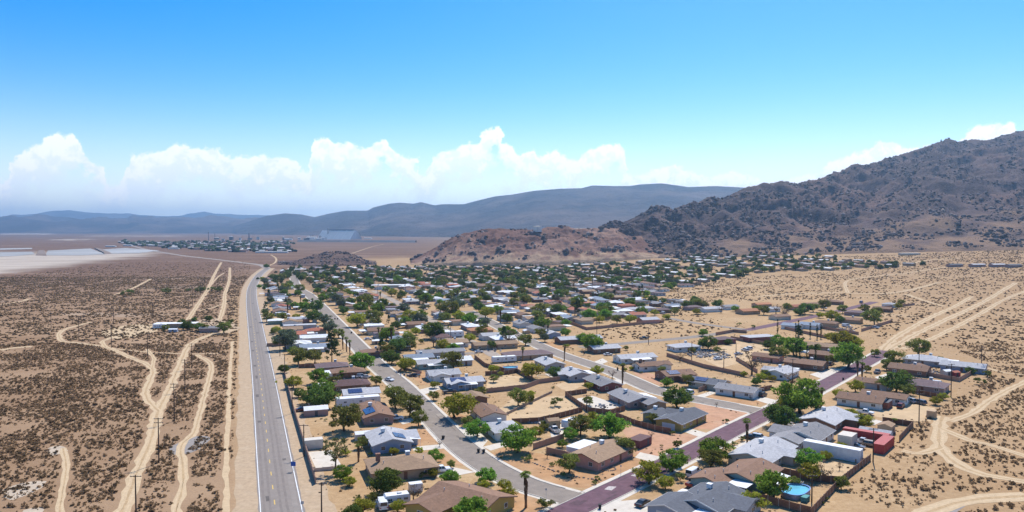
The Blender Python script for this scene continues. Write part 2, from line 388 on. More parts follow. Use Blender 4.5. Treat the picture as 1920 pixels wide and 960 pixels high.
ribbon('edge_line', hw, -(EDGER - .62), EDGER - .40, .045, white_paint, parent=hwy)
wearm = mat('tyre_wear', (.215, .178, .15), .85, .12, .3); wearl = mat('tyre_wear_pale', (.27, .23, .195), .9, .12, .3)
for lo_, hi_, m_ in ((2.7, 2.1, wearm), (1.35, .75, wearm), (-1.0, -1.6, wearm), (-2.4, -3.0, wearm), (-3.9, -5.2, wearl)): ribbon('tyre_wear', hw, lo_, -hi_, .038, m_, .16, parent=hwy)
for i, s in enumerate(np.arange(20, 520, 37)):
    s += random.uniform(-12, 12); o_ = random.choice((1.6, -2.2, -4.2)); ribbon('tar_patch', [tuple(along_(q)) for q in np.linspace(s, s + random.uniform(1.5, 7), 4)], o_ + random.uniform(.3, 1.1), -o_ + random.uniform(.2, .6), .041, mat('tar_patch', (.125, .105, .09), .85, .15, 1), .12, parent=hwy)
# dashed centre line: each dash a piece of its own
cl = np.array(hw); cum = np.concatenate([[0], np.cumsum(np.linalg.norm(np.diff(cl, axis=0), axis=1))])
def along(s): return np.array([np.interp(s, cum, cl[:, 0]), np.interp(s, cum, cl[:, 1])])
dashes = [(s, s + 3.2) for s in np.arange(2, min(cum[-1], 700), 11.0)]
for a, b in dashes: ribbon('centre_dash', [tuple(along(a)), tuple(along((a + b) / 2)), tuple(along(b))], .11, .11, .046, yel_paint, parent=hwy)
tag(ribbon('highway_far', smooth_line(HWY[8:], 12), 6, 7, .05, mat('asphalt_far', (.30, .245, .20), .9, .1, .5)), kind='structure').name = 'highway'
ST_A = smooth_line(GL([(546, 503), (556, 535), (578, 552), (604, 577), (690, 668), (751, 722), (820, 792), (869, 840), (926, 880), (985, 908), (1040, 925), (1085, 938)]), 5)
ST_B = smooth_line(GL([(876, 583), (905, 597), (965, 627), (1020, 652), (1060, 668), (1100, 681), (1145, 696), (1185, 713), (1235, 734), (1290, 746), (1350, 757), (1430, 772)]), 5)
ST_P = smooth_line(GL([(1000, 992), (1060, 962), (1112, 937), (1230, 880), (1316, 837), (1382, 803), (1487, 752), (1549, 720), (1609, 688), (1664, 658)]), 5)
ST_D = smooth_line(GL([(1090, 652), (1150, 646), (1215, 640), (1280, 634), (1330, 628), (1400, 619)]), 5)
ST_D2 = smooth_line(GL([(1400, 619), (1465, 606), (1560, 586), (1640, 566)]), 5)
ST_E = smooth_line(GL([(1250, 596), (1300, 605), (1350, 612), (1400, 618)]), 5)
ST_F = smooth_line(GL([(700, 545), (760, 575), (820, 607), (880, 640), (930, 668)]), 5)
ST_G = smooth_line(GL([(790, 655), (840, 664), (890, 662)]), 5)
def street(name, line, w, m, kerb=True, walk=1.3, lev=0.0, trim_=0):
    if kerb:
        ribbon('pavement', line, w / 2 + walk, w / 2 + walk, .014, conc, .15)
    o = ribbon(name, line, w / 2, w / 2, .034 + lev, m, .22)
    if kerb:
        for s in (1, -1):
            L = np.array(line[:len(line) - trim_]); T = np.gradient(L, axis=0); T /= np.linalg.norm(T, axis=1)[:, None]; Nn = np.stack([-T[:, 1], T[:, 0]], -1)
            a, b = L + Nn * s * (w / 2 + .02), L + Nn * s * (w / 2 + .22); n = len(L)
            za, zb = terrain(a[:, 0], a[:, 1]), terrain(b[:, 0], b[:, 1])
            V = np.stack([np.c_[a, za], np.c_[a, za + .14], np.c_[b, zb + .14], np.c_[b, zb]], 1).reshape(-1, 3)
            i = (np.arange(n - 1)[:, None] * 4 + np.arange(3)).ravel()
            tag(link('kerb', npmesh('kerb', V, np.stack([i, i + 4, i + 5, i + 1], -1)[:, ::(1 if s > 0 else -1)], conc)), kind='structure')
    return o
street('street', ST_A, 8.6, asph2, trim_=2); street('street', ST_B, 8.4, asph2, lev=.002, trim_=2); street('street', ST_P, 7.8, purp, walk=1.5, lev=.010)
street('street', ST_D, 7.5, asph2, False); street('street', ST_D2, 7.5, purp, False, lev=.008); street('street', ST_E, 6.5, asph2, False, lev=.004)
street('street', ST_F, 7, mat('asphalt_worn', (.36, .29, .225), .95, .12, .4), False, lev=.006); street('street', ST_G, 7, asph2, False, lev=-.003)
def wear_street(name, line, w, dark, pale, lev):
    """tar patches, pale scuffs and sand blown over the gutters"""
    L = np.array(line); cu = np.concatenate([[0], np.cumsum(np.linalg.norm(np.diff(L, axis=0), axis=1))]); at_ = lambda s: (float(np.interp(s, cu, L[:, 0])), float(np.interp(s, cu, L[:, 1])))
    for i in range(34):
        s = random.uniform(3, min(cu[-1] - 14, 420)) if line is not ST_A else random.uniform(max(3, cu[-1] - 420), cu[-1] - 14)
        o_ = random.uniform(-w * .42, w * .36); k = random.random(); ln = random.uniform(1.5, 5) if k < .5 else random.uniform(6, 26); wd_ = random.uniform(.4, 1.6) if k < .5 else random.uniform(.12, .5)
        m_ = dark if random.random() < .6 else pale
        ribbon('street_patch', [at_(q) for q in np.linspace(s, s + ln, 6)], o_ + wd_ / 2, -o_ + wd_ / 2, lev + .0002 * i, m_, wd_ * .3)
wear_street('street', ST_A, 8.6, mat('tar_dark', (.165, .135, .11), .85, .2, 1), mat('street_pale', (.33, .275, .22), .95, .15, 1), .040)
wear_street('street', ST_B, 8.4, MATS['tar_dark'], MATS['street_pale'], .042)
wear_street('street', ST_P, 7.8, mat('purple_dark', (.095, .05, .062), .85, .2, 1), mat('purple_pale', (.19, .12, .125), .95, .2, 1), .048)
ROADS = [(hw, 13), (ST_A, 8), (ST_B, 8), (ST_P, 8), (ST_D, 7), (ST_D2, 7), (ST_E, 6), (ST_F, 7)]
TRK = [([(222, 985), (228, 960), (253, 897), (285, 817), (297, 770), (317, 730), (336, 687), (356, 647), (396, 627), (442, 618)], 4.2),
 ([(297, 772), (273, 738), (285, 691), (237, 667), (198, 651), (146, 643), (116, 639), (111, 625), (127, 616), (170, 604)], 3.4),
 ([(324, 985), (330, 960), (344, 897), (340, 837), (364, 810), (380, 754), (396, 691), (388, 676), (368, 665)], 2.8),
 ([(200, 652), (262, 659), (340, 663), (410, 663)], 1.8), ([(285, 691), (288, 672), (276, 655)], 2.2), ([(198, 651), (192, 640), (214, 632)], 3.),
 ([(352, 600), (385, 550), (391, 540), (402, 515), (415, 492)], 4.2), ([(412, 600), (420, 572), (422, 550), (430, 525), (431, 502)], 4), ([(372, 582), (395, 578), (418, 570)], 2.2),
 ([(390, 541), (408, 520), (420, 512)], 2.5), ([(0, 657), (30, 652), (60, 650)], 5), ([(215, 553), (250, 540), (283, 523)], 3.5), ([(0, 572), (40, 565), (55, 560)], 4), ([(108, 985), (116, 930), (124, 880), (118, 840)], 2.2),
 ([(423, 985), (425, 940), (424, 860), (428, 780), (432, 690), (436, 640)], 1.8),
 ([(1652, 660), (1668, 642), (1700, 620), (1760, 588), (1822, 556)], 5), ([(1664, 658), (1690, 642), (1730, 620), (1810, 583), (1860, 557), (1905, 530)], 5.5), ([(1690, 655), (1740, 638), (1800, 609), (1870, 569), (1930, 543)], 4.5),
 ([(1768, 781), (1760, 810), (1764, 840), (1790, 868), (1844, 890), (1925, 903)], 4.6), ([(1763, 803), (1820, 826), (1870, 838), (1930, 858)], 3.6), ([(1930, 712), (1870, 742), (1822, 775), (1780, 790)], 3.4),
 ([(1930, 930), (1850, 934), (1790, 944), (1740, 962), (1700, 985)], 5.5), ([(1764, 840), (1725, 850), (1690, 845)], 3.5), ([(1850, 690), (1890, 700), (1930, 703)], 2.4),
 ([(1420, 556), (1480, 551), (1560, 549), (1640, 551), (1700, 545), (1760, 530)], 5), ([(1590, 549), (1585, 530), (1610, 522), (1700, 512), (1780, 500)], 4), ([(1280, 548), (1360, 540), (1440, 532)], 4.5), ([(1700, 552), (1740, 566), (1770, 574)], 4),
 ([(1200, 520), (1215, 497), (1250, 480), (1200, 455), (1190, 448)], 3.5), ([(500, 500), (516, 492), (517, 484), (508, 478)], 4), ([(660, 475), (700, 462), (720, 458)], 5), ([(1640, 500), (1690, 498), (1740, 488), (1800, 484)], 5)]
TRACKS = []; rutl = mat('rut_pale', (.57, .425, .262), 1, .12, .6, .2, spec=.05); rutd = mat('rut_crown', (.46, .32, .18), 1, .2, .9, .3, spec=.05)
for i, (p, wd) in enumerate(TRK):
    L = smooth_line(GL(p), 4); TRACKS.append((L, wd))
    wd *= .86; tr_ = ribbon('dirt_track', L, wd / 2, wd / 2, .010 + .0008 * i, dirt, wd * .3)
    if wd > 1.7:
        ribbon('crown_strip', L, wd * .09, wd * .09, .0135 + .0008 * i, rutd, wd * .12, parent=tr_)
        for s in (-1, 1): ribbon('wheel_rut', L, wd * (s * .27 + .07), -wd * (s * .27 - .07), .0138 + .0008 * i, rutl, wd * .05, parent=tr_)
# sandy clearings
for i, (p, m) in enumerate([([(190, 622), (230, 611), (285, 608), (300, 618), (250, 632), (200, 634)], dirt), ([(345, 606), (400, 597), (440, 606), (445, 620), (400, 626)], shoul),
    ([(0, 920), (40, 905), (85, 902), (75, 916), (20, 938)], mat('salt_crust', (.50, .40, .29), 1, .15, .4)), ([(40, 958), (75, 950), (72, 975), (45, 980)], MATS['salt_crust']),
    ([(322, 838), (360, 818), (395, 820), (372, 842), (340, 852), (318, 850)], mat('grey_gravel', (.29, .255, .225), 1, .12, .8)),
    ([(1740, 962), (1790, 938), (1812, 942), (1780, 970)], MATS['grey_gravel']), ([(85, 842), (110, 835), (125, 845), (100, 855)], MATS['salt_crust'])]):
    pts = smooth_line(GL(p + p[:1]), 3)[:-1]
    pts = [(x + .8 * float(fbm(np.array(x / 4), np.array(y / 4), 3)), y + .8 * float(fbm(np.array(x / 4 + 9), np.array(y / 4), 3))) for x, y in pts]
    sheet('clearing', pts, .006 + .0005 * i, m)
# brine ponds beside the far lake bed
pondm = mat('brine', (.34, .33, .31), .9, .2, .004, spec=.5)
for p in ([(-20, 477), (0, 473), (60, 472), (66, 477), (30, 480), (-20, 482)], [(84, 479), (90, 470), (170, 466), (185, 472), (200, 477), (150, 479)], [(205, 476), (190, 468), (235, 465), (300, 470), (260, 475)], [(-20, 466), (60, 465), (60, 467), (-20, 469)]):
    tag(sheet('brine_pond', GL(p), .3, pondm), kind='structure')
for p in ([(66, 479), (72, 470), (84, 470), (88, 480)], [(176, 466), (186, 466), (210, 476), (196, 477)]):
    a, b, c, d = GL(p); mb = MB(); mb.add([(*a, 0), (*b, 0), (*c, 0), (*d, 0)] + [(.8 * q[0] + .05 * (a[0] + b[0] + c[0] + d[0]), .8 * q[1] + .05 * (a[1] + b[1] + c[1] + d[1]), 3) for q in (a, b, c, d)], [(0, 1, 5, 4), (1, 2, 6, 5), (2, 3, 7, 6), (3, 0, 4, 7), (4, 5, 6, 7)])
    tag(mb.build('dike', mat('dike_dirt', (.24, .18, .14), 1, .15, .05)), kind='structure')
# yards and drives
for i, (p, m) in enumerate([
    ([(940, 862), (1000, 901), (1062, 912), (1105, 917), (1150, 900), (1194, 878), (1222, 862), (1180, 850), (1150, 858), (1112, 875), (1085, 868), (1020, 852), (985, 845), (955, 845)], yardm),
    ([(1192, 852), (1222, 862), (1285, 837), (1327, 816), (1255, 812), (1210, 800), (1165, 802)], yardp),
    ([(1302, 753), (1360, 766), (1412, 774), (1345, 806), (1278, 803), (1300, 790), (1309, 775)], yardp),
    ([(1322, 742), (1362, 735), (1435, 750), (1440, 757), (1405, 760), (1365, 756)], yardm),
    ([(735, 792), (792, 792), (826, 832), (765, 838)], yardm), ([(800, 842), (836, 842), (872, 872), (826, 870)], yardm),
    ([(912, 855), (945, 838), (985, 845), (985, 870), (940, 862)], yardm), ([(880, 962), (920, 920), (958, 912), (1005, 935), (1030, 962)], yardm),
    ([(838, 780), (862, 776), (890, 790), (870, 802)], yardm), ([(765, 700), (800, 695), (840, 716), (790, 722)], yardm),
    ([(940, 940), (990, 925), (1030, 946), (1000, 962)], yardm), ([(1180, 690), (1220, 700), (1260, 714), (1235, 722), (1195, 706)], yardp),
    ([(1010, 642), (1060, 638), (1085, 648), (1045, 655)], yardm), ([(905, 790), (960, 748), (1060, 742), (1100, 770), (1010, 788), (940, 800)], yards),
    ([(912, 735), (985, 725), (985, 706), (940, 703), (912, 716)], yards), ([(1080, 748), (1110, 742), (1168, 760), (1122, 774)], conc), ([(1065, 736), (1110, 715), (1095, 705), (1040, 722)], yards),
    ([(1612, 752), (1680, 752), (1755, 765), (1745, 790), (1690, 790), (1625, 778)], yards), ([(1540, 862), (1610, 868), (1625, 866), (1575, 905), (1530, 898)], yards),
    ([(1382, 640), (1450, 650), (1440, 668), (1350, 690), (1310, 668)], yards)]):
    src = GL(p); pts = []
    for (x1, y1), (x2, y2) in zip(src, src[1:] + src[:1]):
        k = max(1, int(math.hypot(x2 - x1, y2 - y1) / 1.2))
        for j in range(k):
            x, y = x1 + (x2 - x1) * j / k, y1 + (y2 - y1) * j / k
            pts.append((x + .55 * float(fbm(np.array(x / 2.2), np.array(y / 2.2), 3)), y + .55 * float(fbm(np.array(x / 2.2 + 40), np.array(y / 2.2), 3))))
    sheet('yard', pts, .004 + .0003 * i, m)
DRV = [[(772, 838), (828, 833), (842, 840), (776, 846)], [(795, 885), (850, 876), (892, 885), (830, 897)], [(850, 800), (892, 802), (915, 826), (905, 838), (870, 822)], [(905, 838), (945, 828), (957, 834), (920, 845)],
 [(1190, 858), (1200, 848), (1236, 856), (1222, 866)], [(1272, 806), (1290, 802), (1332, 814), (1318, 822)], [(1306, 742), (1335, 733), (1342, 737), (1315, 747)], [(1410, 748), (1430, 744), (1462, 752), (1448, 760)],
 [(1120, 962), (1160, 940), (1200, 936), (1225, 962)], [(1375, 838), (1400, 826), (1425, 830), (1398, 846)], [(752, 758), (795, 752), (806, 760), (765, 768)], [(770, 735), (820, 722), (832, 728), (788, 742)],
 [(745, 788), (770, 784), (778, 790), (755, 796)], [(1110, 680), (1130, 672), (1140, 678), (1122, 686)], [(1150, 712), (1175, 708), (1188, 716), (1166, 722)], [(1518, 702), (1560, 690), (1580, 693), (1540, 710)],
 [(1640, 707), (1670, 698), (1685, 702), (1652, 714)], [(1060, 600), (1063, 600), (1064, 601), (1061, 601)], [(1590, 775), (1655, 790), (1640, 797), (1580, 782)], [(578, 848), (622, 844), (640, 872), (592, 878)], [(1030, 800), (1056, 795), (1060, 820), (1034, 822)]]
for i, p in enumerate(DRV): sheet('driveway', GL(p), .019 + .0005 * i, conc)
# manhole and worn white marks on the purple street
sheet('road_patch', GL([(1133, 918), (1141, 912), (1156, 913), (1147, 920)]), .064, mat('road_mark', (.5, .44, .4), .9, .3, 2))
sheet('road_patch', GL([(1182, 892), (1190, 889), (1200, 890), (1192, 894)]), .064, MATS['road_mark'])

# ------------------------------------------------------------------ hills and mountains
def rockmat(name, lo, hi, acc, sc=.02, bump=1.0, bd=4.0, red=None, foot=None):
    m = bpy.data.materials.new(name); m.use_nodes = True; t = m.node_tree; p = t.nodes['Principled BSDF']
    p.inputs['Roughness'].default_value = 1; p.inputs['Specular IOR Level'].default_value = .05
    g = t.nodes.new('ShaderNodeNewGeometry')
    def nz(s, det=7, r=.68):
        n = t.nodes.new('ShaderNodeTexNoise'); n.inputs['Scale'].default_value = s; n.inputs['Detail'].default_value = det; n.inputs['Roughness'].default_value = r
        t.links.new(g.outputs['Position'], n.inputs['Vector']); return n.outputs[0]
    def mx(f, a, b):
        n = t.nodes.new('ShaderNodeMix'); n.data_type = 'RGBA'; t.links.new(f, n.inputs[0])
        for i, v in ((6, a), (7, b)):
            if isinstance(v, tuple): n.inputs[i].default_value = (*v, 1)
            else: t.links.new(v, n.inputs[i])
        return n.outputs[2]
    c = mx(ramp(nz(sc), .35, .65, t), lo, hi)
    c = mx(ramp(nz(sc * 4), .52, .66, t), c, acc)
    if red: c = mx(ramp(nz(sc * .25, 4), .45, .62, t), c, red)
    if foot:
        vc = t.nodes.new('ShaderNodeVertexColor'); vc.layer_name = 'foot'; s_ = t.nodes.new('ShaderNodeSeparateColor'); t.links.new(vc.outputs[0], s_.inputs[0]); c = mx(s_.outputs[0], c, foot)
    t.links.new(c, p.inputs['Base Color'])
    b = t.nodes.new('ShaderNodeBump'); b.inputs['Strength'].default_value = bump; b.inputs['Distance'].default_value = bd
    t.links.new(nz(sc * 3), b.inputs['Height']); t.links.new(b.outputs[0], p.inputs['Normal'])
    return m
def range_mesh(name, sky_pts, dr, db, m, na, nd, amp, rough_sc, back=.35, seed=0, base=None, power=1.0, ridged=True, edge_fade=0, crestn=.08):
    """a mountain: crest line at distance dr, foot at db (functions of photo column), relief in between and a far side behind"""
    xs = np.array([p[0] for p in sky_pts], float); ys = np.array([p[1] for p in sky_pts], float)
    U = np.linspace(xs[0], xs[-1], na); t = np.linspace(-.06, 1 + back, nd); t = np.concatenate([t[t < 1], [1.0], t[t > 1]])
    e = (428 - np.interp(U, xs, ys)) / FP
    DR, DB = np.interp(U, *dr), np.interp(U, *db)
    UU, TT = np.meshgrid(U, t); D = DB + (DR - DB) * TT; X, Y = (UU - 960) / FP * D, D
    zb = terrain(X, Y) if base is None else base
    crest = HC + e * DR; h = np.maximum(crest - (terrain((U - 960) / FP * DR, DR) if base is None else base), 0)
    prof = np.where(TT < 1, np.clip(TT, 0, 1) ** power, np.clip(1 - (TT - 1) / back, 0, 1) ** 1.2)
    n1 = fbm(X / rough_sc + seed, Y / rough_sc, 6, ridged, .52); n2 = fbm(X / (rough_sc * .3) + seed, Y / (rough_sc * .3) + 7, 4)
    win = np.clip(TT, 0, 1) * np.where(TT < 1, (1 - TT) ** .6 + crestn, crestn)
    rel = np.minimum(n1 - 1.0, 0) * .8 if crestn < .05 else n1 - .35      # smooth old ranges: gullies cut in, nothing piled on
    Z = zb + h * prof + (amp * win * rel + amp * .22 * win * n2) * np.clip(h / 40, .1, 1) + np.where(TT < .02, -3 - 60 * np.clip(.02 - TT, 0, 1), 0)
    if edge_fade:
        k = np.minimum((UU - xs[0]) / edge_fade, 1); Z = zb - 3 + (Z - zb + 3) * np.clip(k, 0, 1) ** .7
    ft = np.clip(1 - sstep(TT + .16 * fbm(X / (rough_sc * .35), Y / (rough_sc * .35), 4), .0, .26), 0, 1)      # washed-out soil along the foot
    V = np.stack([X, Y, Z], -1).reshape(-1, 3); n = na; r = len(t)
    i = (np.arange(r - 1)[:, None] * n + np.arange(n - 1)[None]).ravel()
    o = link(name, npmesh(name, V, np.stack([i, i + 1, i + n + 1, i + n], -1), m, True, attrs={'foot': np.stack([ft] * 4, -1).reshape(-1, 4)})); tag(o, kind='structure')
    return o, V.reshape(r, n, 3), TT
rk1 = rockmat('rocky_slope', (.105, .076, .072), (.16, .115, .105), (.066, .052, .052), .012, 1, 6, red=(.175, .115, .098), foot=(.27, .175, .115))
SK1 = [(1120, 434), (1140, 428), (1160, 417), (1180, 409), (1230, 396), (1262, 396), (1300, 386), (1350, 376), (1380, 366), (1400, 358), (1440, 351), (1460, 345), (1500, 349), (1530, 340), (1570, 327), (1600, 316), (1650, 306), (1690, 294), (1730, 281), (1755, 270), (1775, 264), (1792, 270), (1830, 266), (1860, 261), (1890, 255), (1920, 249), (2050, 240), (2300, 215), (2600, 240)]
m1, V1, T1 = range_mesh('rocky_mountain', SK1, ([1120, 1300, 1460, 1700, 1920, 2600], [1560, 1700, 1900, 2250, 2400, 2500]), ([1120, 1300, 1600, 1920, 2600], [1330, 1230, 1180, 1130, 1000]), rk1, 700, 190, 50, 150, seed=3, power=1.12, crestn=.10)
rk2 = rockmat('far_range_rock', (.05, .036, .034), (.10, .07, .06), (.03, .023, .023), .0022, 1, 60, red=(.16, .108, .085))
SK2 = [(440, 424), (480, 411), (500, 405), (535, 400), (565, 402), (590, 407), (620, 400), (650, 395), (690, 395), (700, 389), (730, 382), (750, 380), (775, 382), (790, 379), (815, 385), (830, 383), (870, 383), (900, 375), (930, 368), (940, 367), (960, 365), (1000, 358), (1050, 354), (1090, 353), (1110, 348), (1150, 349), (1180, 349), (1200, 346), (1240, 344), (1270, 348), (1290, 351), (1340, 349), (1380, 351), (1420, 354), (1500, 362), (1600, 370), (1800, 370)]
m2, V2, _ = range_mesh('blue_range', SK2, ([440, 700, 1000, 1800], [10000, 8600, 7000, 6000]), ([440, 700, 1000, 1800], [8000, 6000, 4700, 4000]), rk2, 460, 110, 190, 1500, seed=11, crestn=.0, base=0.0)
SK3 = [(-500, 400), (-200, 408), (0, 408), (60, 407), (75, 406), (100, 410), (130, 409), (160, 412), (200, 411), (240, 413), (250, 407), (262, 409), (300, 410), (360, 410), (410, 409), (450, 411), (500, 414), (560, 418)]
range_mesh('blue_range', SK3, ([-500, 560], [12500, 12500]), ([-500, 560], [9600, 9200]), rk2, 260, 60, 150, 1300, seed=23, base=0.0)
SK4 = [(-600, 405), (-200, 404), (0, 407), (40, 403), (60, 402), (100, 398), (130, 395), (160, 398), (200, 404), (235, 402), (270, 404), (300, 405), (345, 405), (380, 401), (400, 402), (425, 404), (480, 407), (560, 410)]
range_mesh('pale_range', SK4, ([-600, 560], [18500, 18500]), ([-600, 560], [16000, 16000]), rk2, 200, 40, 220, 2500, seed=31, base=0.0)
# the brown tank hill behind the town
rk3 = rockmat('brown_hill_dirt', (.165, .088, .066), (.235, .132, .098), (.115, .068, .056), .02, 1, 4, red=(.30, .185, .135), foot=(.44, .30, .19))
SKH = [(770, 486), (790, 477), (815, 466), (830, 457), (850, 448), (870, 439), (900, 432), (940, 429), (975, 432), (1000, 432), (1012, 431), (1030, 427), (1055, 425), (1080, 429), (1110, 430), (1150, 428), (1190, 436), (1230, 450), (1265, 468), (1290, 480)]
mh, VH, TH = range_mesh('brown_hill', SKH, ([770, 1000, 1290], [1500, 1480, 1480]), ([770, 850, 1000, 1150, 1290], [1330, 1290, 1250, 1250, 1280]), rk3, 320, 100, 15, 48, seed=41, power=.72, back=.8)
SKK = [(520, 500), (545, 494), (560, 487), (585, 479), (610, 474), (635, 472), (655, 475), (675, 482), (690, 490), (705, 497)]
mk_, VK, TK = range_mesh('rocky_knoll', SKK, ([520, 705], [1420, 1420]), ([520, 600, 705], [1330, 1240, 1320]), rockmat('knoll_rock', (.12, .075, .058), (.18, .115, .088), (.07, .05, .045), .03, 1, 3), 140, 50, 5, 40, seed=51, power=.8, back=.8)
# boulders strewn over the slopes: too many to count
ICO_V = None
def ico(sub):
    import bmesh
    b = bmesh.new(); bmesh.ops.create_icosphere(b, subdivisions=sub, radius=1); b.verts.ensure_lookup_table()
    v = np.array([x.co[:] for x in b.verts]); f = np.array([[x.index for x in q.verts] for q in b.faces]); b.free(); return v, f
I1, I2 = ico(1), ico(2)
def scatter(name, P, S, base, m, squash=.7, jit=.28, label=None, cat=None, attrs=True, sink=.3, dark=(.6, 1.25)):
    """one joined mesh of jittered lumps at P (n,3) with sizes S"""
    bv, bf = base; n = len(P); k = len(bv)
    J = bv[None] * (1 + jit * rng.standard_normal((n, k, 1))); A = rng.uniform(0, 6.28, n); c, s = np.cos(A)[:, None], np.sin(A)[:, None]
    st = rng.uniform(.75, 1.35, (n, 1)); x, y, z = J[..., 0] * st, J[..., 1] / st, J[..., 2] * squash * rng.uniform(.7, 1.3, (n, 1))
    V = np.stack([(x * c - y * s) * S[:, None] + P[:, None, 0], (x * s + y * c) * S[:, None] + P[:, None, 1], (z + squash * (1 - 2 * sink) * .6) * S[:, None] + P[:, None, 2]], -1).reshape(-1, 3)
    Fc = (bf[None] + (np.arange(n) * k)[:, None, None]).reshape(-1, 3)
    cv_ = np.repeat(rng.uniform(dark[0], dark[1], n), k); hue = np.repeat(rng.uniform(0, 1, n), k)
    o = link(name, npmesh(name, V, Fc, m, False, attrs={'tint': np.stack([cv_, hue, cv_, np.ones_like(cv_)], -1)}))
    tag(o, label, cat, kind='stuff'); return o
def tintmat(name, a, b, soft=0):
    m = bpy.data.materials.new(name); m.use_nodes = True; t = m.node_tree; p = t.nodes['Principled BSDF']
    p.inputs['Roughness'].default_value = 1; p.inputs['Specular IOR Level'].default_value = .05
    vc = t.nodes.new('ShaderNodeVertexColor'); vc.layer_name = 'tint'; s = t.nodes.new('ShaderNodeSeparateColor'); t.links.new(vc.outputs[0], s.inputs[0])
    x = t.nodes.new('ShaderNodeMix'); x.data_type = 'RGBA'; x.inputs[6].default_value = (*a, 1); x.inputs[7].default_value = (*b, 1); t.links.new(s.outputs[1], x.inputs[0])
    h = t.nodes.new('ShaderNodeHueSaturation'); t.links.new(x.outputs[2], h.inputs['Color']); t.links.new(s.outputs[0], h.inputs['Value']); t.links.new(h.outputs[0], p.inputs['Base Color'])
    if soft:
        tl = t.nodes.new('ShaderNodeBsdfTranslucent'); t.links.new(h.outputs[0], tl.inputs[0]); ms = t.nodes.new('ShaderNodeMixShader'); ms.inputs[0].default_value = soft
        t.links.new(p.outputs[0], ms.inputs[1]); t.links.new(tl.outputs[0], ms.inputs[2]); t.links.new(ms.outputs[0], t.nodes['Material Output'].inputs[0])
    return m
bould = tintmat('boulder_rock', (.085, .068, .066), (.26, .205, .18))
def strew(V, TT, n, tlo, thi, smin, smax, name, label, seed, clump=90., thr=.0):
    r, c, _ = V.shape; fi = rng.uniform(0, r - 1.01, n * 6); fj = rng.uniform(0, c - 1.01, n * 6); i, j = fi.astype(int), fj.astype(int)
    a, b = (fi - i)[:, None], (fj - j)[:, None]
    P = V[i, j] * (1 - a) * (1 - b) + V[i + 1, j] * a * (1 - b) + V[i, j + 1] * (1 - a) * b + V[i + 1, j + 1] * a * b
    tt = TT[i, j]; k = (tt > tlo) & (tt < thi) & (fbm(P[:, 0] / clump + seed, P[:, 1] / clump, 4) > thr); P = P[k][:n]
    S = smin * (smax / smin) ** (rng.uniform(0, 1, len(P)) ** 3.4)
    return scatter(name, P, S, I1, bould, .8, .3, label, 'rocks')
strew(V1, T1, 42000, .02, 1.08, .7, 4.6, 'boulder_field', 'grey brown boulders strewn over the rocky mountain slope', 5, 70., -.15)
strew(VH, TH, 1900, .08, 1.1, .6, 5.5, 'boulder_field', 'dark rocks scattered in clumps over the brown tank hill', 9, 40, .28)
strew(VK, TK, 900, .05, 1.1, .8, 3.4, 'boulder_field', 'dark rocks covering the small knoll beside the far houses', 12, 30, -.1)
# haze: one closed box of air round everything
hz = MB().box(-20000, 20000, -1500, 21500, -260, 560)
hm = bpy.data.materials.new('haze_air'); hm.use_nodes = True; hm.node_tree.nodes.clear()
ho = hm.node_tree.nodes.new('ShaderNodeOutputMaterial'); pv = hm.node_tree.nodes.new('ShaderNodeVolumePrincipled')
pv.inputs['Color'].default_value = (.48, .74, 1.0, 1); pv.inputs['Density'].default_value = 0.000078; pv.inputs['Anisotropy'].default_value = .6
hm.node_tree.links.new(pv.outputs[0], ho.inputs['Volume'])
tag(hz.build('haze', hm), kind='stuff')
# ------------------------------------------------------------------ desert scrub: uncountable
def scrub_points(n, d0, d1, p0, p1, keep):
    u = rng.uniform(p0, p1, n); d = np.sqrt(rng.uniform(d0 ** 2, d1 ** 2, n)); X, Y = (u - 960) / FP * d, d
    k = keep(X, Y, u, topx(X, Y, terrain(X, Y))[1]); X, Y = X[k], Y[k]
    ok = np.ones(len(X), bool)
    for L, wd in TRACKS + ROADS: ok &= seglen(X, Y, L[::2] + L[-1:]) > wd * .62 + rng.uniform(-.3, 1.2, len(X))
    X, Y = X[ok], Y[ok]; return np.stack([X, Y, terrain(X, Y) + .00002 * np.hypot(X, Y)], -1)
scm = tintmat('scrub_leaf', (.22, .142, .075), (.39, .26, .145), .4)
def tuft(nq, seed):
    r = np.random.default_rng(seed); v = []; f = []
    for i in range(nq):
        th = r.uniform(0, 6.28); el_ = r.uniform(.1, 1.4); c = np.array([math.cos(th) * math.cos(el_), math.sin(th) * math.cos(el_), math.sin(el_)]) * r.uniform(.45, .8)
        a = r.standard_normal(3); a[2] = abs(a[2]) + .4; a /= np.linalg.norm(a); b_ = np.cross(a, r.standard_normal(3)); b_ /= np.linalg.norm(b_); n = len(v)
        v += [c - a * .38, c + b_ * .30, c + a * .42 - b_ * .1]; f.append((n, n + 1, n + 2)); v += [c - a * .38, c + a * .42 - b_ * .1, c - b_ * .30]; f.append((n + 3, n + 4, n + 5))
    return np.array(v), np.array(f)
TUFT = tuft(13, 5); CLUMP = tuft(60, 6)
TOWN = GL([(478, 960), (560, 985), (1500, 985), (1535, 962), (1640, 870), (1690, 835), (1720, 795), (1770, 760), (1850, 715), (1850, 680), (1760, 645), (1655, 650), (1640, 625), (1640, 590), (1690, 575), (1650, 560), (1480, 562), (1270, 570), (1260, 590), (1130, 612), (1120, 640), (1280, 634), (1400, 618), (1250, 560), (1240, 545), (1360, 522), (1640, 505), (1640, 490), (1480, 470), (1250, 478), (1000, 497), (500, 503), (478, 560)])
gaps = lambda X, Y: fbm(X / 23, Y / 23, 4) > rng.uniform(-.75, .35, len(X))
left_k = lambda X, Y, u, v: (u < 470) & (seglen(X, Y, hw[::4]) > 10) & gaps(X, Y) & (v > 488) & ~((v < 520 - u / 330 * 40) & (u < 300))
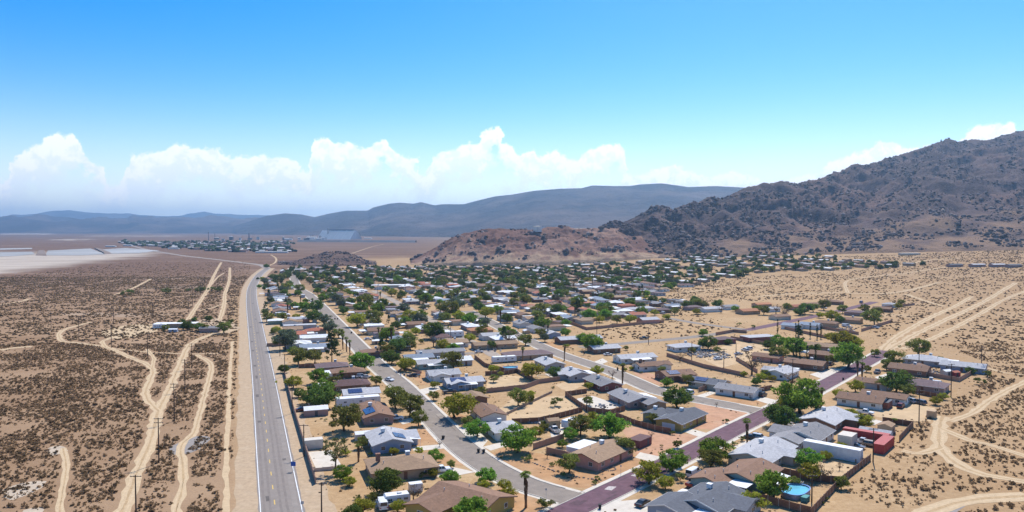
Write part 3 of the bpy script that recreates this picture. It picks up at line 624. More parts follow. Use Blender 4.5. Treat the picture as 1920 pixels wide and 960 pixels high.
right_k = lambda X, Y, u, v: (u > 1080) & ~inpoly(X, Y, TOWN) & gaps(X, Y)
P = np.concatenate([scrub_points(36000, 160, 420, -120, 455, left_k), scrub_points(20000, 160, 420, 1450, 2040, right_k)])
S = .26 + .75 * rng.uniform(0, 1, len(P)) ** 1.8 * (1 + .5 * (rng.uniform(0, 1, len(P)) > .93))
scatter('desert_scrub', P, S, TUFT, scm, .72, .22, 'low brown desert scrub dotted over the sandy flats', 'scrub', sink=.45, dark=(.5, 1.3))
P = np.concatenate([scrub_points(30000, 420, 1000, -120, 468, left_k), scrub_points(9000, 980, 1500, -120, 468, lambda X, Y, u, v: left_k(X, Y, u, v) & (rng.uniform(980, 1500, len(X)) > Y)), scrub_points(26000, 420, 1150, 1060, 2040, right_k)])
S = rng.uniform(.5, 1.35, len(P))
V4 = np.array([(1, 0, 0), (-.5, .87, 0), (-.5, -.87, 0), (.1, .1, .9), (-.2, -.2, -.6)]); F4 = np.array([(0, 1, 3), (1, 2, 3), (2, 0, 3), (1, 0, 4), (2, 1, 4), (0, 2, 4)])
scatter('desert_scrub', P, S, (V4, F4), scm, .7, .25, 'sparse brown scrub on the flats farther from town', 'scrub', sink=.35, dark=(.5, 1.2))
# ------------------------------------------------------------------ trees
bark = mat('bark', (.13, .09, .06), 1, .25, 3)
barkp = mat('palm_bark', (.20, .135, .085), 1, .25, 3)
LEAF = {'R': leafmat('leaf_dark', (.14, .20, .045), .55), 'G': leafmat('leaf_green', (.21, .33, .05), .5), 'Y': leafmat('leaf_lime', (.37, .37, .05), .4),
        'O': leafmat('leaf_olive', (.24, .25, .06), .5), 'D': leafmat('leaf_dry', (.20, .135, .085), .35, .2), 'E': leafmat('leaf_eucalypt', (.20, .205, .08), .45),
        'N': leafmat('leaf_pine', (.06, .10, .035), .5, .2), 'C': leafmat('leaf_cypress', (.03, .05, .016), .4, .1), 'B': leafmat('leaf_grey', (.17, .20, .12), .4),
        'S': leafmat('leaf_shrub', (.19, .22, .06), .45), 'palm': leafmat('leaf_palm', (.17, .215, .055), .4), 'skirt': leafmat('palm_skirt', (.17, .10, .05), .4, .1)}
def leaves(P, size, r):
    """random small leaf quads round points P"""
    n = len(P); a = r.standard_normal((n, 3)); a /= np.linalg.norm(a, axis=1)[:, None]; b = r.standard_normal((n, 3)); b -= a * (a * b).sum(1)[:, None]; b /= np.linalg.norm(b, axis=1)[:, None]
    s = size * r.uniform(.6, 1.4, (n, 1)); w_ = s * r.uniform(.4, .8, (n, 1))
    V = np.stack([P - a * s, P + b * w_, P + a * s, P - b * w_], 1).reshape(-1, 3)
    return V, np.arange(4 * n).reshape(n, 4)
def crown_tree(kind, seed):
    """unit tree: crown 1 m wide; returns crown mesh, trunk mesh, height"""
    r = np.random.default_rng(seed); tr = MB()
    H_ = {'R': .74, 'G': .74, 'Y': .68, 'O': .84, 'D': .9, 'E': 1.55, 'N': 1.9, 'C': 4.2, 'B': .85, 'S': .62}[kind]
    nc = {'R': 52, 'G': 52, 'Y': 46, 'O': 44, 'D': 16, 'E': 26, 'N': 44, 'C': 40, 'B': 44, 'S': 18}[kind]; per = {'D': 26, 'S': 40, 'C': 40, 'E': 55, 'Y': 62}.get(kind, 78); size = {'S': .045, 'D': .022, 'C': .05, 'N': .03}.get(kind, .031)
    lo = {'S': .08, 'C': .06, 'N': .14, 'B': .14, 'R': .03, 'G': .07, 'E': .2, 'Y': .09, 'O': .09, 'D': .15}.get(kind, .2); cs = []
    lop = r.uniform(-.12, .12, 2)
    for i in range(nc):
        f = r.uniform(0, 1); th = r.uniform(0, 6.28)
        if kind in 'NC':
            z = lo + (1 - lo) * f; rad = (.5 * (1 - f) ** .75 + .03) * (.6 if kind == 'C' else 1) * r.uniform(.35, 1.0)
            if kind == 'C': rad = .28 * math.sin(math.pi * min(1, .12 + .88 * (1 - f))) * r.uniform(.2, 1)
            c = np.array([rad * math.cos(th), rad * math.sin(th), z * H_]); q = .11 if kind == 'N' else .16
        else:
            e = r.standard_normal(3); e /= np.linalg.norm(e); e *= r.uniform(.45, 1) ** .6
            if e[2] < -.7: e[2] *= .7
            hz_ = (1 - lo) / 2 * H_; flat = 1.0 + .25 * r.uniform(-1, 1)
            c = np.array([e[0] * .43 * flat + lop[0] * (e[2] + 1) * .5, e[1] * .43 * flat + lop[1] * (e[2] + 1) * .5, lo * H_ + hz_ + e[2] * hz_ * .82]); q = r.uniform(.07, .15)
            if kind == 'E': q *= .9
        cs.append((c, q))
    Ps = []
    for c, q in cs:
        k = int(per * r.uniform(.6, 1.4)); e = r.standard_normal((k, 3)); e /= np.linalg.norm(e, axis=1)[:, None]; e *= r.uniform(.35, 1.08, (k, 1))
        Ps.append(c + e * q * np.array([1.15, 1.15, .75 if kind != 'C' else 2.2]))
    V, Fq = leaves(np.concatenate(Ps), size, r)
    V[:, 2] = np.maximum(V[:, 2], .01)
    fork = (lo + .13) * H_ * (1.0 if kind not in 'S' else .2); tw = {'S': .012, 'C': .03, 'N': .035}.get(kind, .032)
    bend = np.array([r.uniform(-.05, .05), r.uniform(-.05, .05), fork])
    if kind in 'NC': tr.tube([(0, 0, -.02), (0, 0, H_ * .5), (0, 0, H_ * .93)], [tw, tw * .6, .006], 7)
    else:
        tr.tube([(0, 0, -.02), tuple(bend * .5), tuple(bend)], [tw * 1.25, tw, tw * .85], 7)
        for c, q in cs[::(2 if kind != 'D' else 1)]:
            m_ = bend + (c - bend) * .5 + np.array([0, 0, .03]); tr.tube([tuple(bend * .94), tuple(m_), tuple(c)], [tw * .55, tw * .3, .004], 5)
    nm = {'N': 'pine', 'C': 'cypress', 'S': 'shrub'}.get(kind, 'tree')
    return npmesh(nm + '_crown', V, Fq, LEAF[kind]), tr.mesh(nm + '_trunk', bark, True), H_
PROTO = {k: [crown_tree(k, 100 * i + ord(k)) for i in range(4 if k in 'RGYO' else 2)] for k in 'RGYODENCBS'}
TREE_XY = []
TNAME = {'R': 'shade_tree', 'G': 'shade_tree', 'Y': 'palo_verde_tree', 'O': 'ash_tree', 'D': 'dry_tree', 'E': 'eucalyptus_tree', 'N': 'pine_tree', 'C': 'cypress_tree', 'B': 'tamarisk_tree', 'S': 'shrub'}
TDESC = {'R': 'dark green dense round tree', 'G': 'bright green leafy tree', 'Y': 'yellow green airy tree', 'O': 'olive green tree', 'D': 'bare brownish dry tree', 'E': 'tall thin grey green tree',
         'N': 'tall dark conical pine', 'C': 'narrow dark cypress', 'B': 'large grey green tamarisk', 'S': 'low green shrub'}
def plant(kind, X, Y, wid, label, group=None, seed=None, hs=1.0):
    cr, tk, H_ = PROTO[kind][(seed if seed is not None else random.randrange(99)) % len(PROTO[kind])]
    e = link(TNAME[kind], None, loc=(X, Y, float(terrain(X, Y))), rz=random.uniform(0, 6.28)); e.scale = (wid, wid, wid * hs)
    link('trunk', tk, e); link('crown', cr, e); TREE_XY.append((X, Y, wid / 2))
    tag(e, label, 'shrub' if kind == 'S' else 'tree', group); return e
def tree_px(kind, px, py, wpx, label, group=None):
    H_ = PROTO[kind][0][2]; z = 0
    for _ in range(4):
        X, Y = G(px, py, z); wid = wpx * math.hypot(X, Y) / FP / (1 if kind != 'C' else 1); z = wid * H_ * .55
    return plant(kind, X, Y, wid, label, group)
def palm_mesh(seed, skirt=.35):
    r = np.random.default_rng(seed); tr = MB(); lean = r.uniform(-.25, .25, 2)
    tr.tube([(0, 0, -.1), (lean[0] * .4, lean[1] * .4, 4), (lean[0], lean[1], 8)], [.34, .26, .22], 8)
    top_ = np.array([lean[0], lean[1], 8.0]); V = []; Fq = []; 
    def frond(th, el_, ln, wd, out):
        a = np.array([math.cos(th), math.sin(th), 0]); s_ = np.array([-math.sin(th), math.cos(th), 0])
        for k in range(7):      # fan of blades
            sp = (k - 3) * .32; d = a * math.cos(sp) + s_ * math.sin(sp)
            st = top_ + a * .25 * ln * math.cos(el_) + np.array([0, 0, .25 * ln * math.sin(el_)])
            p1 = st + d * ln * .5 * math.cos(el_) + np.array([0, 0, ln * .45 * math.sin(el_)]); p2 = st + d * ln * math.cos(el_) * .85 + np.array([0, 0, ln * math.sin(el_) * .7 - .28 * ln])
            q = np.cross(d, (0, 0, 1)) * wd; n = len(out[0]); out[0].extend([st, p1 + q, p2, p1 - q]); out[1].append((n, n + 1, n + 2, n + 3))
    c = ([], []); s = ([], [])
    for i in range(30): frond(r.uniform(0, 6.28), r.uniform(-.35, 1.25), r.uniform(1.1, 1.7), .10, c)
    n0 = len(s[0])
    V = []; 
    for i in range(60):
        th = r.uniform(0, 6.28); z0 = 8 - r.uniform(0, 1) * 8 * skirt; rad = .62 * (1 - (8 - z0) / (8 * skirt + .01) * .4); f = z0 / 8
        b = np.array([lean[0] * f, lean[1] * f, z0]); d = np.array([math.cos(th), math.sin(th), 0]); q = np.array([-math.sin(th), math.cos(th), 0]) * .22; n = len(s[0])
        s[0].extend([b + d * .15 + np.array([0, 0, .2]), b + d * rad * .8 + q, b + d * rad - np.array([0, 0, .9]), b + d * rad * .8 - q]); s[1].append((n, n + 1, n + 2, n + 3))
    return tr.mesh('palm_trunk', barkp, True), npmesh('palm_crown', c[0], c[1], LEAF['palm']), npmesh('palm_skirt', s[0], s[1], LEAF['skirt'])
PALMS = [palm_mesh(i, sk) for i, sk in enumerate((.3, .5, .7, .4))]
def palm(X, Y, h, label, group=None, k=None, fat=1.0):
    t, c, s = PALMS[random.randrange(4) if k is None else k]; q = h / 8.8
    e = link('fan_palm', None, loc=(X, Y, float(terrain(X, Y))), rz=random.uniform(0, 6.28)); e.scale = (fat * max(q, .8),) * 2 + (q,)
    link('trunk', t, e); link('crown', c, e); link('dead_frond_skirt', s, e); TREE_XY.append((X, Y, 1)); tag(e, label, 'palm', group); return e

# ------------------------------------------------------------------ house parts
RC = {'brown': (.235, .135, .085), 'tan': (.33, .215, .13), 'grey': (.245, .235, .235), 'light': (.43, .42, .42), 'white': (.72, .72, .70), 'dark': (.125, .13, .145), 'maroon': (.135, .075, .07),
      'purple': (.17, .115, .115), 'red': (.38, .13, .075), 'orange': (.44, .19, .09), 'blue': (.23, .27, .32)}
WC = {'tan': (.42, .30, .20), 'white': (.72, .70, .66), 'grey': (.42, .41, .41), 'blue': (.31, .36, .45), 'pink': (.55, .28, .22), 'brown': (.22, .13, .09), 'teal': (.28, .40, .38), 'yellow': (.42, .30, .09), 'green': (.25, .30, .22), 'cream': (.58, .50, .38), 'maroon': (.22, .09, .08), 'mauve': (.36, .25, .22)}
CW = {'tan': 'tan', 'white': 'white', 'grey': 'grey', 'blue': 'pale blue', 'pink': 'pink', 'brown': 'brown', 'teal': 'teal', 'yellow': 'yellow', 'green': 'green', 'cream': 'cream', 'maroon': 'maroon', 'mauve': 'mauve'}
rm = lambda c: mat('roof_' + c, RC[c], .9, .18, 1.6, .25, perobj=.12, wear=.6, wearcol=[x * .66 for x in RC[c]])
wm = lambda c: mat('wall_' + c, WC[c], .92, .07, .6, .05, perobj=.06, wear=.25, wearcol=[x * .78 for x in WC[c]])
trim = mat('trim_white', (.70, .68, .64), .8, .08, 1)
glassm = mat('window_glass', (.045, .055, .065), .12, .2, .8, spec=.6)
metal_w = mat('metal_white', (.74, .74, .73), .55, .08, .9, wear=.3, wearcol=(.55, .50, .45))
metal_g = mat('metal_grey', (.42, .43, .44), .5, .1, 1.2)
solar_m = mat('solar_cell', (.035, .055, .14), .18, .25, 2, spec=.6)
doorm = mat('door_brown', (.20, .10, .06), .8, .15, 2)
garm = mat('garage_white', (.66, .64, .60), .8, .06, 1)
blackm = mat('black_rubber', (.025, .025, .027), .8, .2, 3)
darkg = mat('dark_grey', (.10, .10, .105), .8, .2, 2)
_sm = {}
def shared(key, fn):
    if key not in _sm: _sm[key] = fn()
    return _sm[key]
def win_meshes(ww, wh):
    def fr():
        m = MB(); a, b, t = ww / 2, wh / 2, .09
        for q in ((-a, a, b - t, b), (-a, a, -b, -b + t), (-a, -a + t, -b + t, b - t), (a - t, a, -b + t, b - t), (-t / 3, t / 3, -b + t, b - t)): m.box(q[0], q[1], -.02, .07, q[2], q[3])
        return m.mesh('window_frame', trim)
    return shared(('wf', ww, wh), fr), shared(('wp', ww, wh), lambda: MB().box(-ww / 2 + .08, ww / 2 - .08, -.02, .035, -wh / 2 + .08, wh / 2 - .08).mesh('window_pane', glassm))
def put_window(root, x, y, z, ang, ww=1.5, wh=1.1):
    f, p = win_meshes(ww, wh); w_ = link('window', f, root, (x, y, z), ang); link('pane', p, w_)
def gable_roof(L, W, h, pit, ov, t=.16):
    he, hr = h - ov * pit, h + W / 2 * pit; e = W / 2 + ov
    return MB().prism([(-e, he), (-e, he - t), (0, hr - t), (e, he - t), (e, he), (0, hr)], -L / 2 - ov, L / 2 + ov)
def hip_roof(L, W, h, pit, ov, t=.16):
    he = h - ov * pit; hr = h + W / 2 * pit; a, b, k = L / 2 + ov, W / 2 + ov, max(L / 2 - W / 2, .3)
    v = [(-a, -b, he), (a, -b, he), (a, b, he), (-a, b, he), (-k, 0, hr), (k, 0, hr), (-a, -b, he - t), (a, -b, he - t), (a, b, he - t), (-a, b, he - t)]
    return MB().add(v, [(0, 1, 5, 4), (1, 2, 5), (2, 3, 4, 5), (3, 0, 4), (6, 7, 1, 0), (7, 8, 2, 1), (8, 9, 3, 2), (9, 6, 0, 3), (9, 8, 7, 6)])
def body(mb, x0, x1, y0, y1, h, gab=0.0, axis='x'):
    """walls, with gable triangles of rise gab"""
    if gab <= 0: return mb.box(x0, x1, y0, y1, -.2, h)
    if axis == 'x':
        ym = (y0 + y1) / 2; return mb.prism([(y0, -.2), (y1, -.2), (y1, h), (ym, h + gab), (y0, h)], x0, x1)
    xm = (x0 + x1) / 2; return mb.prism([(-x1, -.2), (-x0, -.2), (-x0, h), (-xm, h + gab), (-x1, h)], y0, y1, 'y')
def cooler(root, x, y, z):
    c = link('roof_cooler', shared('cool', lambda: MB().box(-.55, .55, -.55, .55, .25, 1.2).box(-.62, .62, -.62, .62, 1.2, 1.28).mesh('cooler', metal_w)), root, (x, y, z))
    link('grille', shared('coolg', lambda: MB().box(-.40, .40, -.585, .585, .35, 1.1).mesh('grille', metal_g)), c)
    link('duct', shared('coold', lambda: MB().box(-.3, .3, -.3, .3, -.5, .25).mesh('duct', metal_g)), c)
ANG = {'A': math.atan2(1, -.359), 'a': math.atan2(.359, 1), 'P': math.atan2(1, .84), 'p': math.atan2(-.84, 1)}
HOUSES = []
def house(X, Y, rot, L, W, kind='gable', roof='grey', wall='tan', feat='', wing=None, label='', group=None, near=True, h=2.7, pit=.27, name='house', cat='house'):
    """feat: C cooler, V vents, K chimney, S/s solar on the -y / +y slope, P/p white patio cover at -y / +y, E/e patio at an end, G/g garage door on +x/-x end, D garage door on -y side, w plain (no windows)"""
    ang = ANG[rot] if isinstance(rot, str) else R(rot)
    e = link(name, None, loc=(X, Y, float(terrain(X, Y))), rz=ang); HOUSES.append((X, Y, max(L, W) / 2 + 2, e))
    wl = MB(); rf = rm(roof); wa = wm(wall); ov = .55 if near else .4
    if kind == 'gable':
        body(wl, -L / 2, L / 2, -W / 2, W / 2, h, W / 2 * pit - .05); gable_roof(L, W, h + .05, pit, ov).build('roof', rf, e)
    elif kind == 'hip':
        body(wl, -L / 2, L / 2, -W / 2, W / 2, h); hip_roof(L, W, h + .05, pit, ov).build('roof', rf, e)
    else:
        body(wl, -L / 2, L / 2, -W / 2, W / 2, h); MB().box(-L / 2 - .25, L / 2 + .25, -W / 2 - .25, W / 2 + .25, h, h + .22).build('roof', rf, e)
    if wing:        # (x offset, width along x, reach beyond the wall; negative reach = -y side)
        wx_, ww, wr = wing; s = 1 if wr > 0 else -1; y1 = s * W / 2 + wr
        body(wl, wx_ - ww / 2, wx_ + ww / 2, min(0, y1), max(0, y1), h - .02, ww / 2 * pit - .05, 'y')
        g = gable_roof(abs(y1), ww, h + .03, pit, ov)
        g.v = [(wx_ - p[1], y1 / 2 + p[0], p[2]) for p in g.v]; g.build('roof', rf, e)
    wl.build('wall', wa, e)
    zr = lambda y: (h + (W / 2 - abs(y)) * pit) if kind != 'flat' else h + .22
    if near:
        if kind != 'flat':
            f = MB(); he = h + .05 - ov * pit
            if kind == 'gable':
                hr = h + .05 + W / 2 * pit
                for sx in (-1, 1):
                    x = sx * (L / 2 + ov); a, b = sorted((x, x + sx * .06)); yy = W / 2 + ov
                    f.prism([(-yy, he + .02), (-yy, he - .22), (0, hr - .22), (yy, he - .22), (yy, he + .02), (0, hr + .02)], a, b)
            for sy in (-1, 1):
                y = sy * (W / 2 + ov); a, b = sorted((y, y + sy * .06)); f.box(-L / 2 - ov, L / 2 + ov, a, b, he - .2, he + .01)
            f.build('fascia', trim if roof not in ('brown', 'maroon', 'tan') else mat('trim_brown', (.25, .15, .10), .85, .1, 1), e)
        if 'w' not in feat:
            nw = max(2, int(L / 4.5))
            for sy in (-1, 1):
                for i in range(nw):
                    x = -L / 2 + L * (i + .5) / nw
                    if wing and (wing[2] > 0) == (sy > 0) and abs(x - wing[0]) < wing[1] / 2 + .8: continue
                    if i == nw // 2 and not (sy < 0 and 'D' in feat): link('door', shared('door', lambda: MB().box(-.48, .48, -.05, .05, 0, 2.05).mesh('door', doorm)), e, (x, sy * W / 2, .02))
                    elif not ('D' in feat and sy < 0 and i == 0): put_window(e, x, sy * W / 2, 1.5, math.pi if sy > 0 else 0) if sy > 0 else put_window(e, x, sy * W / 2, 1.5, math.pi)
            for sx, gch in ((1, 'G'), (-1, 'g')):
                if gch in feat: continue
                for y in ((0,) if W < 8 else (-W / 4, W / 4)): put_window(e, sx * L / 2, y, 1.5, sx * math.pi / 2, 1.3, 1.2)
            if wing: put_window(e, wing[0], (1 if wing[2] > 0 else -1) * W / 2 + wing[2], 1.5, 0 if wing[2] > 0 else math.pi, 1.8, 1.2)
        for gch, sx in (('G', 1), ('g', -1)):
            if gch in feat:
                m = MB(); yw = min(2.3, W / 2 - .6)
                for i in range(4): m.box(-.05, .05, -yw, yw, i * .53, i * .53 + .51)
                m.build('garage_door', garm, e, (sx * L / 2, 0, .02))
        if 'D' in feat:
            m = MB()
            for i in range(4): m.box(-2.3, 2.3, -.05, .05, i * .53, i * .53 + .51)
            m.build('garage_door', garm, e, (-L / 2 + 3.2, -W / 2, .02))
    if 'C' in feat: cooler(e, L * .12, W * .12, zr(W * .12) - .02)
    if 'V' in feat and near:
        vm = shared('vent', lambda: MB().tube([(0, 0, -.3), (0, 0, .55)], .09, 7).tube([(0, 0, .55), (0, 0, .68)], .16, 7).mesh('vent', metal_g))
        for x, y in ((-L * .3, -W * .2), (L * .33, -W * .16), (-L * .12, W * .22)): link('roof_vent', vm, e, (x, y, zr(y)))
    if 'K' in feat: MB().box(-.55, .55, -.45, .45, -.6, 1.3).box(-.65, .65, -.55, .55, 1.3, 1.42).build('chimney', mat('chimney_brick', (.26, .14, .10), .9, .2, 2), e, (-L * .36, .2, zr(.2)))
    for ch, sy in (('S', -1), ('s', 1)):
        if ch in feat and kind != 'flat':
            th = math.atan(pit); ny = max(1, int((W / 2 - .5) / 1.75)); nx = int(L * .42 / 1.05)
            if not near: ny, nx = 1, 3
            rail = MB().box(-nx * .53, nx * .53, -.04, .04, -.08, 0).build('solar_array', metal_g, e); yc = sy * (W / 4)
            rail.location = (-L * .18, yc, zr(yc) + .2); rail.rotation_euler = (-sy * th, 0, 0)
            pm = shared('panel', lambda: MB().box(-.5, .5, -.83, .83, 0, .045).mesh('panel', solar_m))
            for i in range(nx):
                for j in range(ny): link('panel', pm, rail, ((i - (nx - 1) / 2) * 1.05, (j - (ny - 1) / 2) * 1.72, .02))
    for ch, sy in (('P', -1), ('p', 1)):
        if ch in feat:
            pl_ = L * .55; y0, y1 = sy * (W / 2 + .4), sy * (W / 2 + 3.6); a, b = sorted((y0, y1))
            c = MB().add([(-pl_ / 2, y0, h - .06), (pl_ / 2, y0, h - .06), (pl_ / 2, y1, h - .38), (-pl_ / 2, y1, h - .38), (-pl_ / 2, y0, h - .2), (pl_ / 2, y0, h - .2), (pl_ / 2, y1, h - .5), (-pl_ / 2, y1, h - .5)],
                         [(0, 1, 2, 3), (7, 6, 5, 4), (0, 4, 5, 1), (1, 5, 6, 2), (2, 6, 7, 3), (3, 7, 4, 0)]).build('patio_cover', metal_w, e)
            if near:
                for i in range(4): link('post', shared('ppost', lambda: MB().box(-.06, .06, -.06, .06, -.1, 2.25).mesh('post', trim)), c, (-pl_ / 2 + .2 + i * (pl_ - .4) / 3, y1 - sy * .25, 0))
    for ch, sx in (('E', 1), ('e', -1)):
        if ch in feat:
            x0, x1 = sx * (L / 2 + .45), sx * (L / 2 + 5); a, b = sorted((x0, x1))
            c = MB().box(a, b, -W * .4, W * .4, h - .28, h - .12).build('patio_cover', metal_w, e)
            if near:
                for sy in (-1, 1): link('post', shared('ppost', lambda: MB().box(-.06, .06, -.06, .06, -.1, 2.25).mesh('post', trim)), c, (x1 - sx * .3, sy * W * .35, .2))
    tag(e, label, cat, group); return e
def house_px(px, py, *a, **k):
    X, Y = G(px, py, 3.4); return house(X, Y, *a, **k)
